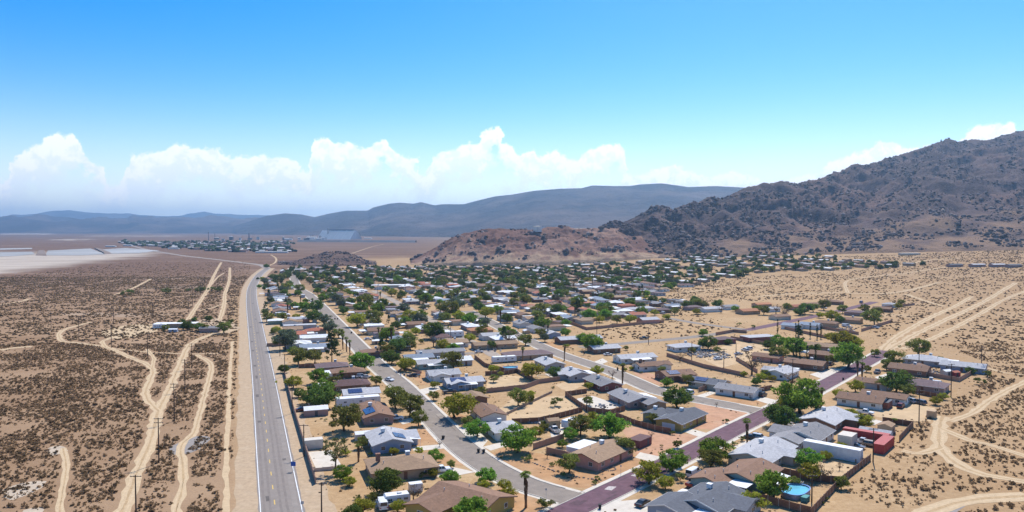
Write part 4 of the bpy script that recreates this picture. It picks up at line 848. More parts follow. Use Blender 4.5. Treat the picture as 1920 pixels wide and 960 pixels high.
# ------------------------------------------------------------------ the houses one by one
HS = [
 # nearest block between highway and grey street
 (878, 925, -36, 17, 13, 'gable', 'brown', 'yellow', 'V', (-4, 9, -5.5), 'large brown shingle house with yellow walls and a long wing, at the bend of the grey street'),
 (752, 862, 'a', 17, 12, 'hip', 'tan', 'tan', 'CVK', None, 'tan brown hip roofed house with brick chimney, beside the white pickup on its drive'),
 (728, 815, 'A', 14, 11, 'gable', 'light', 'blue', 'SVCP', (2, 8, -3), 'pale blue house with grey roof and two rows of solar panels, facing the grey street'),
 (702, 765, 'A', 19, 9.5, 'gable', 'brown', 'mauve', 'sCV', (4, 7, 3), 'mauve house with brown gable roof, solar panels and a white window in its gable'),
 (676, 730, 'a', 13, 9, 'gable', 'light', 'white', 'Sp', None, 'white house with pale roof and small solar array behind the long white caravan'),
 (655, 714, 'a', 15, 10, 'hip', 'maroon', 'brown', 'CVe', None, 'dark maroon hip roofed house with white awning between the trees'),
 (652, 691, 'a', 14, 9, 'hip', 'brown', 'brown', 'Ce', None, 'brown hip roofed house with white awning next to the dark maroon roof'),
 (622, 681, 'a', 14, 9, 'hip', 'purple', 'mauve', 'C', None, 'purplish hip roofed house beside olive trees'),
 (590, 646, 'a', 15, 9, 'gable', 'blue', 'white', 'PC', None, 'house with pale blue metal roof next to the tall pine'),
 (588, 629, 'a', 15, 9, 'gable', 'white', 'white', 'C', None, 'house with white metal roof beside the grey tamarisk'),
 (592, 616, 'a', 12, 9, 'hip', 'red', 'tan', 'C', None, 'small house with red brown hip roof behind the pine'),
 (562, 607, 'a', 20, 7, 'flat', 'light', 'grey', '', None, 'long low flat grey building along the highway side'),
 (517, 598, 'a', 10, 7, 'hip', 'white', 'green', 'w', None, 'small green walled shed with white hip roof by the highway fence'),
 (560, 595, 'a', 14, 8, 'gable', 'light', 'pink', '', None, 'pink walled house with pale roof near the highway'),
 # grey street, far side
 (915, 766, 'A', 14, 8.5, 'gable', 'brown', 'white', 'gV', None, 'brown roofed house with white garage door facing the sandy lots'),
 (945, 795, 'A', 12, 9, 'hip', 'light', 'white', 'C', None, 'small house with pale grey hip roof behind green trees'),
 (868, 709, 'a', 15, 9, 'gable', 'light', 'blue', 'SCP', (-3, 7, -2.5), 'light grey roofed blue house with solar panels and white patio'),
 (830, 695, 'a', 13, 10, 'gable', 'light', 'white', 'CV', (-2, 7, -2), 'pale grey gabled house across the street from the maroon roof'),
 (815, 675, 'a', 17, 8, 'gable', 'light', 'teal', 'PC', (2, 7, -2), 'light grey house with teal gable and white porch'),
 (858, 670, 'a', 12, 9, 'gable', 'white', 'grey', 'pC', None, 'white roofed house behind the teal gabled house'),
 (890, 738, 'A', 9, 7, 'gable', 'tan', 'brown', 'w', None, 'unfinished tan framed building beside the airy yellow tree'),
 (825, 655, 'a', 24, 7, 'gable', 'grey', 'grey', '', None, 'long low grey house with trees in front'),
 (700, 655, 'a', 12, 8, 'hip', 'brown', 'brown', 'C', None, 'brown hip roofed house behind the bright green street tree'),
 # middle block
 (1130, 711, 'A', 16, 9, 'gable', 'grey', 'maroon', 'CV', None, 'long grey roofed house above the fenced concrete yard'),
 (1183, 739, 'A', 16, 10, 'gable', 'grey', 'mauve', 'PCV', None, 'grey roofed house with long white patio roof over a fenced concrete yard'),
 (1222, 748, 'A', 8, 7, 'gable', 'grey', 'tan', 'G', None, 'small grey gabled garage joined to the house by the big dark tree'),
 (1278, 776, 'P', 18, 9, 'gable', 'dark', 'yellow', 'Cg', (4, 7, 2.5), 'house with yellow gable and green front, dark grey roof, beside the pink gravel lot'),
 (1230, 769, 'P', 7, 6, 'gable', 'dark', 'green', 'wC', None, 'small dark roofed annex behind the yellow gabled house'),
 (1127, 840, 'P', 18, 10, 'gable', 'tan', 'pink', 'CV', None, 'pink house with tan gable roof on the corner of the grey and purple streets'),
 (1078, 695, 'A', 13, 10, 'gable', 'light', 'grey', 'SCP', (2, 7, 3), 'light grey house with solar panels beside the turquoise pool'),
 (1030, 675, 'A', 15, 9, 'gable', 'light', 'grey', 'CV', None, 'light grey roofed house above the turquoise pool'),
 (988, 659, 'a', 24, 10, 'hip', 'purple', 'tan', '', None, 'wide brown hip roofed house behind white trailers'),
 (927, 641, 'a', 24, 8, 'gable', 'tan', 'tan', '', None, 'long tan roofed house with dark trees in front'),
 (920, 625, 'a', 12, 9, 'gable', 'light', 'white', '', None, 'white gabled house next to the orange hip roof'),
 (900, 615, 'a', 14, 10, 'hip', 'orange', 'tan', 'C', None, 'orange brown hip roofed house at the street corner'),
 (1085, 631, 'a', 26, 9, 'gable', 'light', 'brown', '', None, 'long light grey roofed building at the street junction'),
 (1132, 648, 'a', 15, 9, 'gable', 'light', 'brown', 'C', None, 'grey roofed brown house beside the long light roofed building'),
 (1190, 665, 'a', 19, 9, 'gable', 'light', 'white', 'CVP', None, 'white house with pale grey roof across from the tall palm'),
 (1222, 679, 'a', 16, 8, 'gable', 'brown', 'white', 'KV', (3, 7, -2), 'white walled house with brown roof beside the solar roofed brown house'),
 (1266, 696, 'a', 14, 10, 'gable', 'brown', 'brown', 'SV', (2, 7, -3), 'brown gabled house with blue solar panels facing the grey street'),
 (947, 592, 'A', 13, 8, 'gable', 'grey', 'grey', '', None, 'first grey roofed house of a row beyond the wide lime tree'),
 (978, 603, 'A', 13, 8, 'gable', 'grey', 'white', 'C', None, 'second grey roofed house of the row along the middle street'),
 (1005, 612, 'A', 13, 8, 'gable', 'grey', 'white', '', None, 'third grey roofed house of the row along the middle street'),
 (1032, 621, 'A', 13, 8, 'gable', 'light', 'blue', 'C', None, 'pale blue walled house closing the grey roofed row'),
 (1330, 711, 'p', 14, 9, 'gable', 'dark', 'cream', 'SV', None, 'cream house with dark roof covered in solar panels on the grey street'),
 (1385, 724, 'p', 15, 9, 'gable', 'grey', 'white', 'GV', None, 'grey roofed white house with garage, joined on to the solar roofed cream house'),
 (1465, 692, 'P', 14, 10, 'gable', 'light', 'white', 'CEV', (2, 7, 3), 'white house with pale grey gables behind a bushy hedge'),
 (1512, 676, 'p', 17, 10, 'gable', 'brown', 'brown', 'CV', None, 'brown gabled house behind narrow cypresses'),
 (1547, 660, 'p', 13, 9, 'gable', 'brown', 'brown', 'Ce', None, 'brown house with white patio roof by the purple street'),
 (1440, 664, 'p', 13, 8, 'gable', 'brown', 'pink', 'g', None, 'pinkish house with maroon garage door behind the bare bush'),
 (1548, 645, 'p', 20, 9, 'gable', 'tan', 'tan', '', None, 'long tan roofed house behind the green trees near the cypresses'),
 (1422, 628, 'a', 19, 9, 'flat', 'light', 'maroon', 'w', None, 'long flat pale roofed building inside a maroon wall'),
 (1485, 607, 'p', 11, 9, 'gable', 'blue', 'white', 'w', None, 'blue grey roofed white barn inside the cypress yard'),
 (1520, 606, 'p', 12, 10, 'gable', 'blue', 'white', 'C', None, 'two tone white house with blue grey roof and dormers beside the barn'),
 (1282, 645, 'a', 15, 9, 'hip', 'light', 'white', 'C', None, 'white house with pale hip roof beside the dark bushy trees'),
 (1355, 632, 'a', 12, 8, 'hip', 'purple', 'maroon', '', None, 'maroon house with blue pool cover beside the dark trees'),
 (1402, 580, 'a', 15, 10, 'gable', 'orange', 'tan', '', None, 'house with bright orange tile roof at the edge of the desert'),
 (1462, 590, 'a', 13, 8, 'gable', 'brown', 'cream', '', None, 'brown gabled cream house next to the orange tile roof'),
 (1490, 572, 'a', 13, 9, 'gable', 'red', 'tan', '', None, 'house with red tile roof beside a dark round tree'),
 (1332, 576, 'a', 16, 9, 'gable', 'light', 'white', '', None, 'pale grey roofed house with white gables facing the sand lot'),
 (1562, 563, 'p', 15, 9, 'hip', 'brown', 'brown', '', None, 'brown roofed house at the end of the far purple street'),
 (1547, 602, 'p', 15, 9, 'hip', 'brown', 'tan', 'C', None, 'brown hip roofed house behind the long dark yard wall'),
 (1593, 596, 'p', 15, 9, 'gable', 'brown', 'tan', 'C', None, 'brown gabled house beside the olive tree at the dirt tracks'),
 (1606, 583, 'p', 15, 9, 'hip', 'purple', 'mauve', '', None, 'purple brown hip roofed house on the far purple street'),
 (1655, 576, 'p', 13, 9, 'gable', 'brown', 'brown', '', None, 'brown house in a dark fenced yard at the desert edge'),
 (1668, 568, 'p', 10, 8, 'hip', 'light', 'white', '', None, 'small pale hip roofed house at the very edge of the desert'),
 (1215, 596, 'a', 13, 9, 'gable', 'light', 'pink', 'w', None, 'pink walled house with pale metal roof beside the scrub lot'),
 (1155, 587, 'a', 13, 8, 'gable', 'grey', 'mauve', '', None, 'grey roofed mauve house above the walled empty yards'),
 (1210, 575, 'a', 14, 9, 'hip', 'light', 'white', '', None, 'pale hip roofed house behind the pink walled one'),
 (1185, 577, 'a', 13, 9, 'hip', 'light', 'white', '', None, 'white house with pale gables beside the red roof'),
 (1175, 570, 'a', 13, 8, 'hip', 'red', 'pink', '', None, 'house with salmon red roof in the far middle block'),
 # purple street, right side
 (1430, 839, 'P', 20, 11.5, 'gable', 'light', 'cream', 'CV', (3, 7, -3), 'cream house with large plain light grey roof along the purple street'),
 (1515, 805, 'P', 14, 11, 'gable', 'grey', 'white', 'CV', (-2, 9, 4), 'grey roofed white house behind the long graffitied trailer'),
 (1480, 815, 'P', 9, 8, 'gable', 'grey', 'grey', 'g', None, 'low grey roofed garage next to the grey house with parked cars'),
 (1548, 776, 'P', 19, 11, 'gable', 'light', 'brown', 'CV', (5, 8, -4), 'brown house with broad pale grey roof and two roof coolers'),
 (1405, 878, 'P', 15, 11, 'gable', 'brown', 'teal', 'VeP', None, 'teal house with brown roof and white patio cover by the round pool'),
 (1338, 888, 'P', 9, 8, 'gable', 'brown', 'teal', 'wV', None, 'low brown roofed garage of the teal house'),
 (1335, 927, 'P', 15, 12, 'gable', 'dark', 'grey', 'CVe', (2, 9, -3), 'dark grey roofed house with pale blue gables and roof cooler at the purple street'),
 (1268, 938, 'P', 10, 9, 'gable', 'dark', 'blue', 'gE', None, 'dark grey roofed garage with white awning beside the pale drive'),
 (1617, 742, 'p', 15, 10, 'gable', 'brown', 'white', 'CV', None, 'white walled house with brown roof beside the sandy yard of parked cars'),
 (1660, 736, 'p', 15, 8, 'gable', 'brown', 'white', 'V', None, 'long brown roofed white wing facing the sandy yard'),
 (1735, 669, 'p', 17, 12, 'hip', 'light', 'grey', 'CVE', None, 'pale grey hip roofed house behind the twin coolers roof'),
 (1807, 681, 'p', 17, 10, 'gable', 'light', 'blue', 'V', None, 'pale blue house with light grey roof standing last before the desert'),
 (1706, 686, 'p', 15, 11, 'gable', 'brown', 'brown', 'CV', (2, 8, 3), 'brown roofed house with two coolers beside the pale hip roof'),
 (1735, 715, 'p', 15, 11, 'hip', 'purple', 'mauve', 'CVs', None, 'purple brown roofed house with pale awning beside the round dark tree'),
 (1637, 711, 'p', 12, 8, 'gable', 'brown', 'grey', 'V', None, 'small brown gabled house between the palms and the round tree'),
 (1368, 572, 'a', 13, 8, 'gable', 'grey', 'white', '', None, 'grey gabled house beyond the orange tile roof'),
 (1428, 568, 'a', 14, 8, 'gable', 'orange', 'tan', '', None, 'low orange roofed house in the row at the desert edge'),
 (1445, 576, 'a', 12, 8, 'gable', 'light', 'white', '', None, 'small white house between the orange and red tile roofs'),
 (1520, 568, 'a', 13, 8, 'gable', 'brown', 'tan', '', None, 'brown house behind the red tile roof'),
 (1300, 573, 'a', 13, 8, 'hip', 'purple', 'mauve', '', None, 'purplish house among dark trees at the sand lot'),
 (1240, 578, 'a', 13, 8, 'hip', 'purple', 'brown', '', None, 'purplish brown house behind the pale metal roof'),
 (330, 604, 8, 26, 8, 'flat', 'white', 'tan', 'w', None, 'long white roofed building alone on the scrubland left of the highway'),
 (395, 612, 8, 12, 7, 'gable', 'grey', 'mauve', 'w', None, 'small grey house under trees on the scrubland left of the highway'),
 (733, 533, 8, 42, 12, 'flat', 'white', 'cream', 'w', None, 'long white flat roofed hall beside the far end of the grey street'),
]
for q in HS:
    near = q[1] > 640
    house_px(q[0], q[1], q[2], q[3], q[4], q[5], q[6], q[7], q[8], q[9], q[10], None, near)
# ------------------------------------------------------------------ sheds, trailers, containers
def box_thing(px, py, rot, L, W, h, mt, name, label, cat, style='flat', z0=.0, group=None, X=None, Y=None, roofm=None):
    if X is None: X, Y = G(px, py, h * .8)
    ang = ANG[rot] if isinstance(rot, str) else R(rot)
    e = link(name, None, loc=(X, Y, float(terrain(X, Y))), rz=ang); HOUSES.append((X, Y, max(L, W) / 2, e))
    if style == 'gable':
        body(MB(), -L / 2, L / 2, -W / 2, W / 2, h - W * .18, W * .18).build('wall', mt, e); gable_roof(L, W, h - W * .18 + .05, .36, .15, .07).build('roof', roofm or metal_w, e)
        MB().box(-.5, .5, -.03, .03, 0, 1.9).build('door', darkg, e, (0, -W / 2, .02))
    elif style == 'rv':
        a = MB(); s = .28; a.prism([(-L / 2, .55), (L / 2, .55), (L / 2, h - .5), (L / 2 - s, h), (-L / 2 + s, h), (-L / 2, h - .4)], -W / 2, W / 2, 'y'); a.v = [(-p[0], p[1], p[2]) for p in a.v]; a.f = [f[::-1] for f in a.f]
        a.build('body', mt, e)
        for x in (-L * .3, 0.05 * L, L * .32):
            for sy in (-1, 1): put_window(e, x, sy * W / 2, h * .62, math.pi if sy < 0 else 0, 1.1, .7)
        MB().box(-.35, .35, -.03, .03, .6, h - .6).build('door', garm, e, (-L * .12, -W / 2 - .02, 0))
        for x in (-.6, .6):
            for sy in (-1, 1): MB().tube([(x, sy * (W / 2 - .3), .34), (x, sy * (W / 2 - .02), .34)], .34, 10).build('wheel', blackm, e)
        MB().box(-.5, .5, -.4, .4, h, h + .25).build('air_conditioner', garm, e, (L * .1, 0, 0))
    elif style == 'container':
        a = MB()
        n = int(L / .45)
        for sy in (-1, 1):
            for i in range(n):
                x = -L / 2 + .15 + i * (L - .3) / n; a.box(x, x + .2, sy * W / 2 - .035, sy * W / 2 + .035, .2, h - .12)
        a.box(-L / 2, L / 2, -W / 2, W / 2, .08, h); a.build('body', mt, e)
        for sy in (-1, 1): MB().box(-.03, .03, -W / 4 + .03, W / 4 - .03, .2, h - .12).build('door', mt, e, (L / 2 + .02, sy * W / 4, 0))
        for y in (-.35, .35): MB().tube([(0, 0, .25), (0, 0, h - .2)], .03, 6).build('lock_rod', metal_g, e, (L / 2 + .07, y, 0))
    else:
        MB().box(-L / 2, L / 2, -W / 2, W / 2, -.1, h - .12).build('wall', mt, e); MB().box(-L / 2 - .12, L / 2 + .12, -W / 2 - .12, W / 2 + .12, h - .12, h).build('roof', roofm or metal_w, e)
        MB().box(-.5, .5, -.03, .03, 0, 1.95).build('door', darkg, e, (L * .2, -W / 2, .02))
    return tag(e, label, cat, group)
redc = mat('container_red', (.40, .055, .05), .6, .12, 1, wear=.4, wearcol=(.26, .06, .04))
tanp = mat('paint_tan', (.50, .34, .20), .85, .1, 1); beig = mat('paint_beige', (.62, .56, .47), .8, .08, 1)
box_thing(592, 764, 'a', 8, 5, 3.2, wm('mauve'), 'garden_shed', 'mauve shed with white gable roof near the highway fence', 'shed', 'gable')
box_thing(671, 747, 'a', 16, 4, 3.4, metal_w, 'mobile_home', 'long white caravan parked in front of the solar roofed white house', 'caravan', 'rv')
box_thing(681, 811, 'a', 5, 3.2, 2.6, beig, 'garden_shed', 'small white shed behind the pale blue solar house', 'shed', 'gable')
box_thing(587, 826, 'a', 5.5, 3, 2.8, beig, 'storage_box', 'small white storage box by the highway wall', 'storage box', 'container')
box_thing(744, 929, 'a', 6, 2.5, 2.6, metal_w, 'travel_trailer', 'white travel trailer under scraggly trees near the nearest brown roof', 'trailer', 'rv')
box_thing(779, 908, 'a', 3.2, 2.0, 2.1, metal_w, 'cargo_trailer', 'small white cargo box beside the dark round tree', 'trailer', 'container')
box_thing(629, 700, 'a', 7, 4, 2.6, metal_w, 'carport', 'white roofed carport beside the brown hip roof', 'carport')
box_thing(1070, 788, 'P', 7, 2.6, 2.8, metal_w, 'travel_trailer', 'white travel trailer at the end of the gated dirt yard', 'trailer', 'rv')
box_thing(1036, 787, 'a', 4, 3.4, 3.4, tanp, 'garden_shed', 'small tan shed with pointed roof in the sandy backyard', 'shed', 'gable', roofm=rm('tan'))
box_thing(1092, 836, 'P', 9, 5, 2.5, wm('white'), 'patio_building', 'white flat roofed lean-to behind the pink house', 'lean-to')
box_thing(1200, 823, 'P', 7, 4, 2.4, wm('maroon'), 'garden_shed', 'dark flat shed behind the pink house by the empty lot', 'shed', roofm=rm('maroon'))
box_thing(1561, 838, 'p', 15.5, 2.8, 3.6, metal_w, 'semi_trailer', 'long white graffitied semi trailer along the backyard fence', 'trailer', 'container')
box_thing(1589, 818, 'P', 5.5, 4, 3.9, beig, 'storage_box', 'tall white storage box next to the red containers', 'storage box', 'container')
box_thing(1624, 811, 'p', 13, 2.6, 2.8, redc, 'shipping_container', 'long red shipping container along the back of the car yard', 'container', 'container')
box_thing(1657, 828, 'P', 12, 3, 2.8, redc, 'shipping_container', 'red shipping container standing crosswise at the desert edge', 'container', 'container')
box_thing(1605, 847, 'P', 3, 2.6, 3.2, tanp, 'garden_shed', 'narrow tan shed at the end of the white trailer', 'shed', 'flat')
box_thing(1662, 796, 'P', 5, 4, 3.6, tanp, 'garden_shed', 'tan gabled shed behind the red containers', 'shed', 'gable', roofm=rm('tan'))
box_thing(1642, 807, 'p', 9, 4, 3, metal_g, 'metal_shed', 'low grey metal shed between tan shed and red container', 'shed', 'gable', roofm=rm('light'))
box_thing(1655, 753, 'P', 6.5, 5, 2.6, mat('wood_red', (.25, .09, .06), .9, .15, 2), 'carport', 'red brown timber carport in front of the white walled house', 'carport', roofm=rm('dark'))
box_thing(1747, 772, 'P', 3, 2.6, 2.6, tanp, 'storage_box', 'lone tan box standing in the sandy yard', 'storage box', 'container')
box_thing(1774, 695, 'a', 4, 3, 2.8, beig, 'garden_shed', 'small pale shed beside the pale blue desert house', 'shed', 'gable')
box_thing(1790, 697, 'a', 3.6, 3, 2.4, mat('paint_red', (.34, .06, .06), .8, .1, 1), 'garden_shed', 'small red shed in the walled yard by the pale blue house', 'shed', 'gable', roofm=rm('red'))
box_thing(945, 670, 'a', 12, 3, 3, metal_w, 'travel_trailer', 'long white trailer in front of the wide brown hip roof', 'trailer', 'rv')
box_thing(970, 663, 'a', 8, 3, 3, metal_w, 'travel_trailer', 'shorter white trailer beside the wide brown hip roof', 'trailer', 'rv')
box_thing(850, 623, 'a', 12, 4, 3.6, metal_w, 'mobile_home', 'white arched mobile home behind the bushy dark tree', 'mobile home', 'rv')
box_thing(300, 609, 8, 8, 4, 3, metal_w, 'travel_trailer', 'white trailer beside the long building left of the highway', 'trailer', 'rv')
box_thing(325, 617, 8, 5, 3, 2.4, wm('blue'), 'garden_shed', 'small blue white shed in front of the long building left of the highway', 'shed', 'gable')
box_thing(1595, 855, 'p', 3, 2, 1.4, mat('junk_mauve', (.4, .25, .25), .8, .2, 2), 'junk_pile', 'low heap of pinkish scrap beside the narrow tan shed', 'scrap', 'container')
# round pool with water, beside the teal house
def pool(px, py, a, b, h, rot, label, inground=False):
    X, Y = G(px, py, h); e = link('swimming_pool', None, loc=(X, Y, 0), rz=ANG[rot]); HOUSES.append((X, Y, a, e))
    n = 40; ring = [(a * math.copysign(abs(math.cos(t)) ** .75, math.cos(t)), b * math.copysign(abs(math.sin(t)) ** .75, math.sin(t))) for t in np.linspace(0, 2 * math.pi, n, endpoint=False)]
    wt = mat('pool_water', (.16, .50, .62), .06, .12, .3, spec=.5) if not inground else mat('pool_water_green', (.05, .48, .40), .06, .1, .3, spec=.5)
    m = MB(); k = 1 - .25 / a
    m.v = [(x, y, 0) for x, y in ring] + [(x, y, h) for x, y in ring] + [(x * k, y * k, h) for x, y in ring] + [(x * k, y * k, h - .35) for x, y in ring]
    m.f = [(j * n + i, j * n + (i + 1) % n, (j + 1) * n + (i + 1) % n, (j + 1) * n + i) for j in range(3) for i in range(n)]
    m.build('pool_wall', mat('pool_side', (.40, .38, .40), .7, .15, 1) if not inground else conc, e)
    MB().add([(x * k, y * k, h - .25) for x, y in ring], [tuple(range(n))]).build('water', wt, e)
    if not inground:
        rm_ = MB(); rm_.v = [(x * s, y * s, z) for z in (h, h + .06) for s in (1.02, k - .01) for x, y in ring]
        rm_.f = [(2 * n + i, 2 * n + (i + 1) % n, 3 * n + (i + 1) % n, 3 * n + i) for i in range(n)] + [(i, (i + 1) % n, 2 * n + (i + 1) % n, 2 * n + i) for i in range(n)]
        rm_.build('rim', mat('rim_blue', (.10, .26, .55), .6, .1, 1), e)
        ld = MB()
        for s in (-.25, .25): ld.tube([(a + .1, s, 0), (a + .05, s, h + .7), (a - .4, s, h + .5)], .04, 6)
        for z in (.4, .8, 1.15): ld.box(a - .02, a + .16, -.25, .25, z, z + .05)
        ld.build('ladder', trim, e)
    else:
        MB().box(-a - 2, a + 2, -b - 2, -b - .2, .0, .06).build('pool_deck', conc, e)
    return tag(e, label, 'pool')
pool(1492, 917, 4.6, 2.9, 1.25, 'P', 'oval above ground swimming pool with blue rim in the fenced backyard')
pool(1020, 706, 4.2, 2.6, .15, 'A', 'turquoise in-ground pool with pale deck between the grey roofed houses', True)
pool(957, 688, 3.4, 2.4, 1.1, 'a', 'small blue above ground pool in the brown fenced yard')
box_thing(1510, 932, 'P', 2.4, 1.4, 1.2, mat('paint_teal', (.10, .30, .28), .8, .1, 1), 'pump_box', 'teal pump box beside the oval pool', 'box', 'container')
# ------------------------------------------------------------------ vehicles
tyre_m = blackm; rimm = mat('wheel_rim', (.45, .45, .46), .4, .1, 2, metal=.6)
carglass = mat('car_glass', (.03, .04, .05), .06, .1, 1, spec=.7)
lampm = mat('headlight', (.75, .75, .72), .2, .05, 1); tailm = mat('tail_light', (.45, .02, .02), .3, .05, 1)
CARC = {'white': (.78, .78, .76), 'silver': (.50, .51, .53), 'black': (.03, .03, .035), 'grey': (.16, .165, .18), 'maroon': (.16, .03, .03), 'red': (.45, .04, .04), 'blue': (.05, .10, .24), 'tan': (.42, .33, .22)}
cpm = lambda c: mat('car_paint_' + c, CARC[c], .28, .04, .6, spec=.6, wear=.15, wearcol=[x * .8 + .03 for x in CARC[c]])
VT = {'sedan': dict(L=4.7, W=1.8, lo=[(-2.35, .35), (2.3, .35), (2.35, .62), (2.2, .82), (1.0, .95), (-1.5, .98), (-2.25, .92), (-2.35, .7)], cab=[(1.05, .93), (.35, 1.42), (-.95, 1.44), (-1.75, .96)]),
      'suv': dict(L=4.9, W=1.95, lo=[(-2.4, .45), (2.4, .45), (2.45, .8), (2.3, 1.02), (1.1, 1.1), (-2.3, 1.12), (-2.45, .9)], cab=[(1.15, 1.08), (.55, 1.75), (-2.0, 1.78), (-2.35, 1.1)]),
      'pickup': dict(L=5.6, W=1.98, lo=[(-2.75, .5), (2.75, .5), (2.8, .9), (2.65, 1.1), (1.3, 1.16), (-2.75, 1.16)], cab=[(1.35, 1.14), (.75, 1.82), (-.55, 1.84), (-.72, 1.14)]),
      'van': dict(L=5.6, W=2.0, lo=[(-2.75, .4), (2.75, .4), (2.8, .85), (2.55, 1.15), (2.0, 1.25), (-2.75, 1.25)], cab=[(2.05, 1.22), (1.35, 2.05), (-2.65, 2.1), (-2.75, 1.22)])}
_veh = {}
def veh_meshes(t, c):
    if (t, c) in _veh: return _veh[(t, c)]
    v = VT[t]; W = v['W']; pm = cpm(c)
    # body with open wheel arches
    lo = v['lo']; wx_ = (-v['L'] * .29, v['L'] * .30); rw = .36 if t in ('sedan',) else .40
    bot = lo[0][1]; outline = [lo[0]]
    for cx_ in wx_:
        for k in range(7):
            a = math.pi - math.pi * k / 6; outline.append((cx_ + (rw + .08) * math.cos(a), max(bot, .36 + (rw + .06) * math.sin(a))))
    outline += lo[1:]
    b = MB()
    n = len(outline); vs = [(x, s * W / 2 * (.96 if z > .95 else 1), z) for s in (-1, 1) for x, z in outline]
    fs = [tuple(range(n)), tuple(range(2 * n - 1, n - 1, -1))] + [(i, n + i, n + (i + 1) % n, (i + 1) % n) for i in range(n)]
    b.add(vs, fs)
    cab = v['cab']; zr = max(p[1] for p in cab)
    roof_ = MB(); a0, a1 = cab[1], cab[2]; roof_.box(a1[0], a0[0], -W * .37, W * .37, zr - .06, zr + .02)
    for i, sgn in ((0, 1), (3, -1)):   # pillars
        for s in (-1, 1):
            j = 1 if i == 0 else 2; b.tube([(cab[i][0], s * W * .44, cab[i][1] - .02), (cab[j][0], s * W * .37, zr - .02)], .05, 5)
    for s in (-1, 1): b.tube([((a0[0] + a1[0]) / 2, s * W * .45, cab[0][1]), ((a0[0] + a1[0]) / 2, s * W * .375, zr - .02)], .05, 5)
    b.add(roof_.v, roof_.f)
    if t == 'van': b.box(-2.6, .3, -W * .465, W * .465, 1.2, zr - .05)
    g = MB(); m_ = len(cab); g.add([(x, s * W * (.45 if i in (0, 3) else .37), z - (.03 if i in (1, 2) else 0)) for s in (-1, 1) for i, (x, z) in enumerate(cab)],
         [(0, 1, 2, 3), (7, 6, 5, 4), (0, 4, 5, 1), (1, 5, 6, 2), (2, 6, 7, 3)])
    parts = [('body', b.mesh('body', pm), (0, 0, 0)), ('windows', g.mesh('windows', carglass), (0, 0, 0))]
    wmesh = shared(('tyre', rw), lambda: MB().tube([(0, -.11, 0), (0, .11, 0)], rw, 14).mesh('tyre', tyre_m)); rmesh = shared(('rim', rw), lambda: MB().tube([(0, -.125, 0), (0, .125, 0)], rw * .6, 10).mesh('rim', rimm))
    for x in wx_:
        for s in (-1, 1): parts.append(('wheel', wmesh, (x, s * (W / 2 - .12), rw), rmesh))
    hl = shared('hl', lambda: MB().box(-.05, .06, -.2, .2, -.08, .08).mesh('headlight', lampm)); tl = shared('tl', lambda: MB().box(-.06, .05, -.14, .14, -.12, .12).mesh('tail_light', tailm))
    for s in (-1, 1): parts.append(('headlight', hl, (lo[2][0] - .02, s * W * .36, lo[2][1]))); parts.append(('tail_light', tl, (lo[0][0] + .0, s * W * .40, lo[2][1] + .02)))
    if t == 'pickup': parts.append(('bed_liner', MB().box(-2.65, -.8, -W * .40, W * .40, 1.15, 1.19).mesh('bed_liner', darkg), (0, 0, 0)))
    _veh[(t, c)] = parts; return parts
CATV = {'sedan': 'car', 'suv': 'suv', 'pickup': 'pickup truck', 'van': 'van'}
NMV = {'sedan': 'parked_car', 'suv': 'parked_suv', 'pickup': 'pickup_truck', 'van': 'parked_van'}
def car(px, py, t, c, rot, label, group=None, X=None, Y=None):
    if X is None: X, Y = G(px, py, .7)
    e = link(NMV[t], None, loc=(X, Y, float(terrain(X, Y)) + .03), rz=(ANG[rot] if isinstance(rot, str) else R(rot)))
    for p in veh_meshes(t, c):
        o = link(p[0], p[1], e, p[2])
        if len(p) > 3: link('rim', p[3], o)
    HOUSES.append((X, Y, 2.5, e)); return tag(e, label, CATV[t], group)
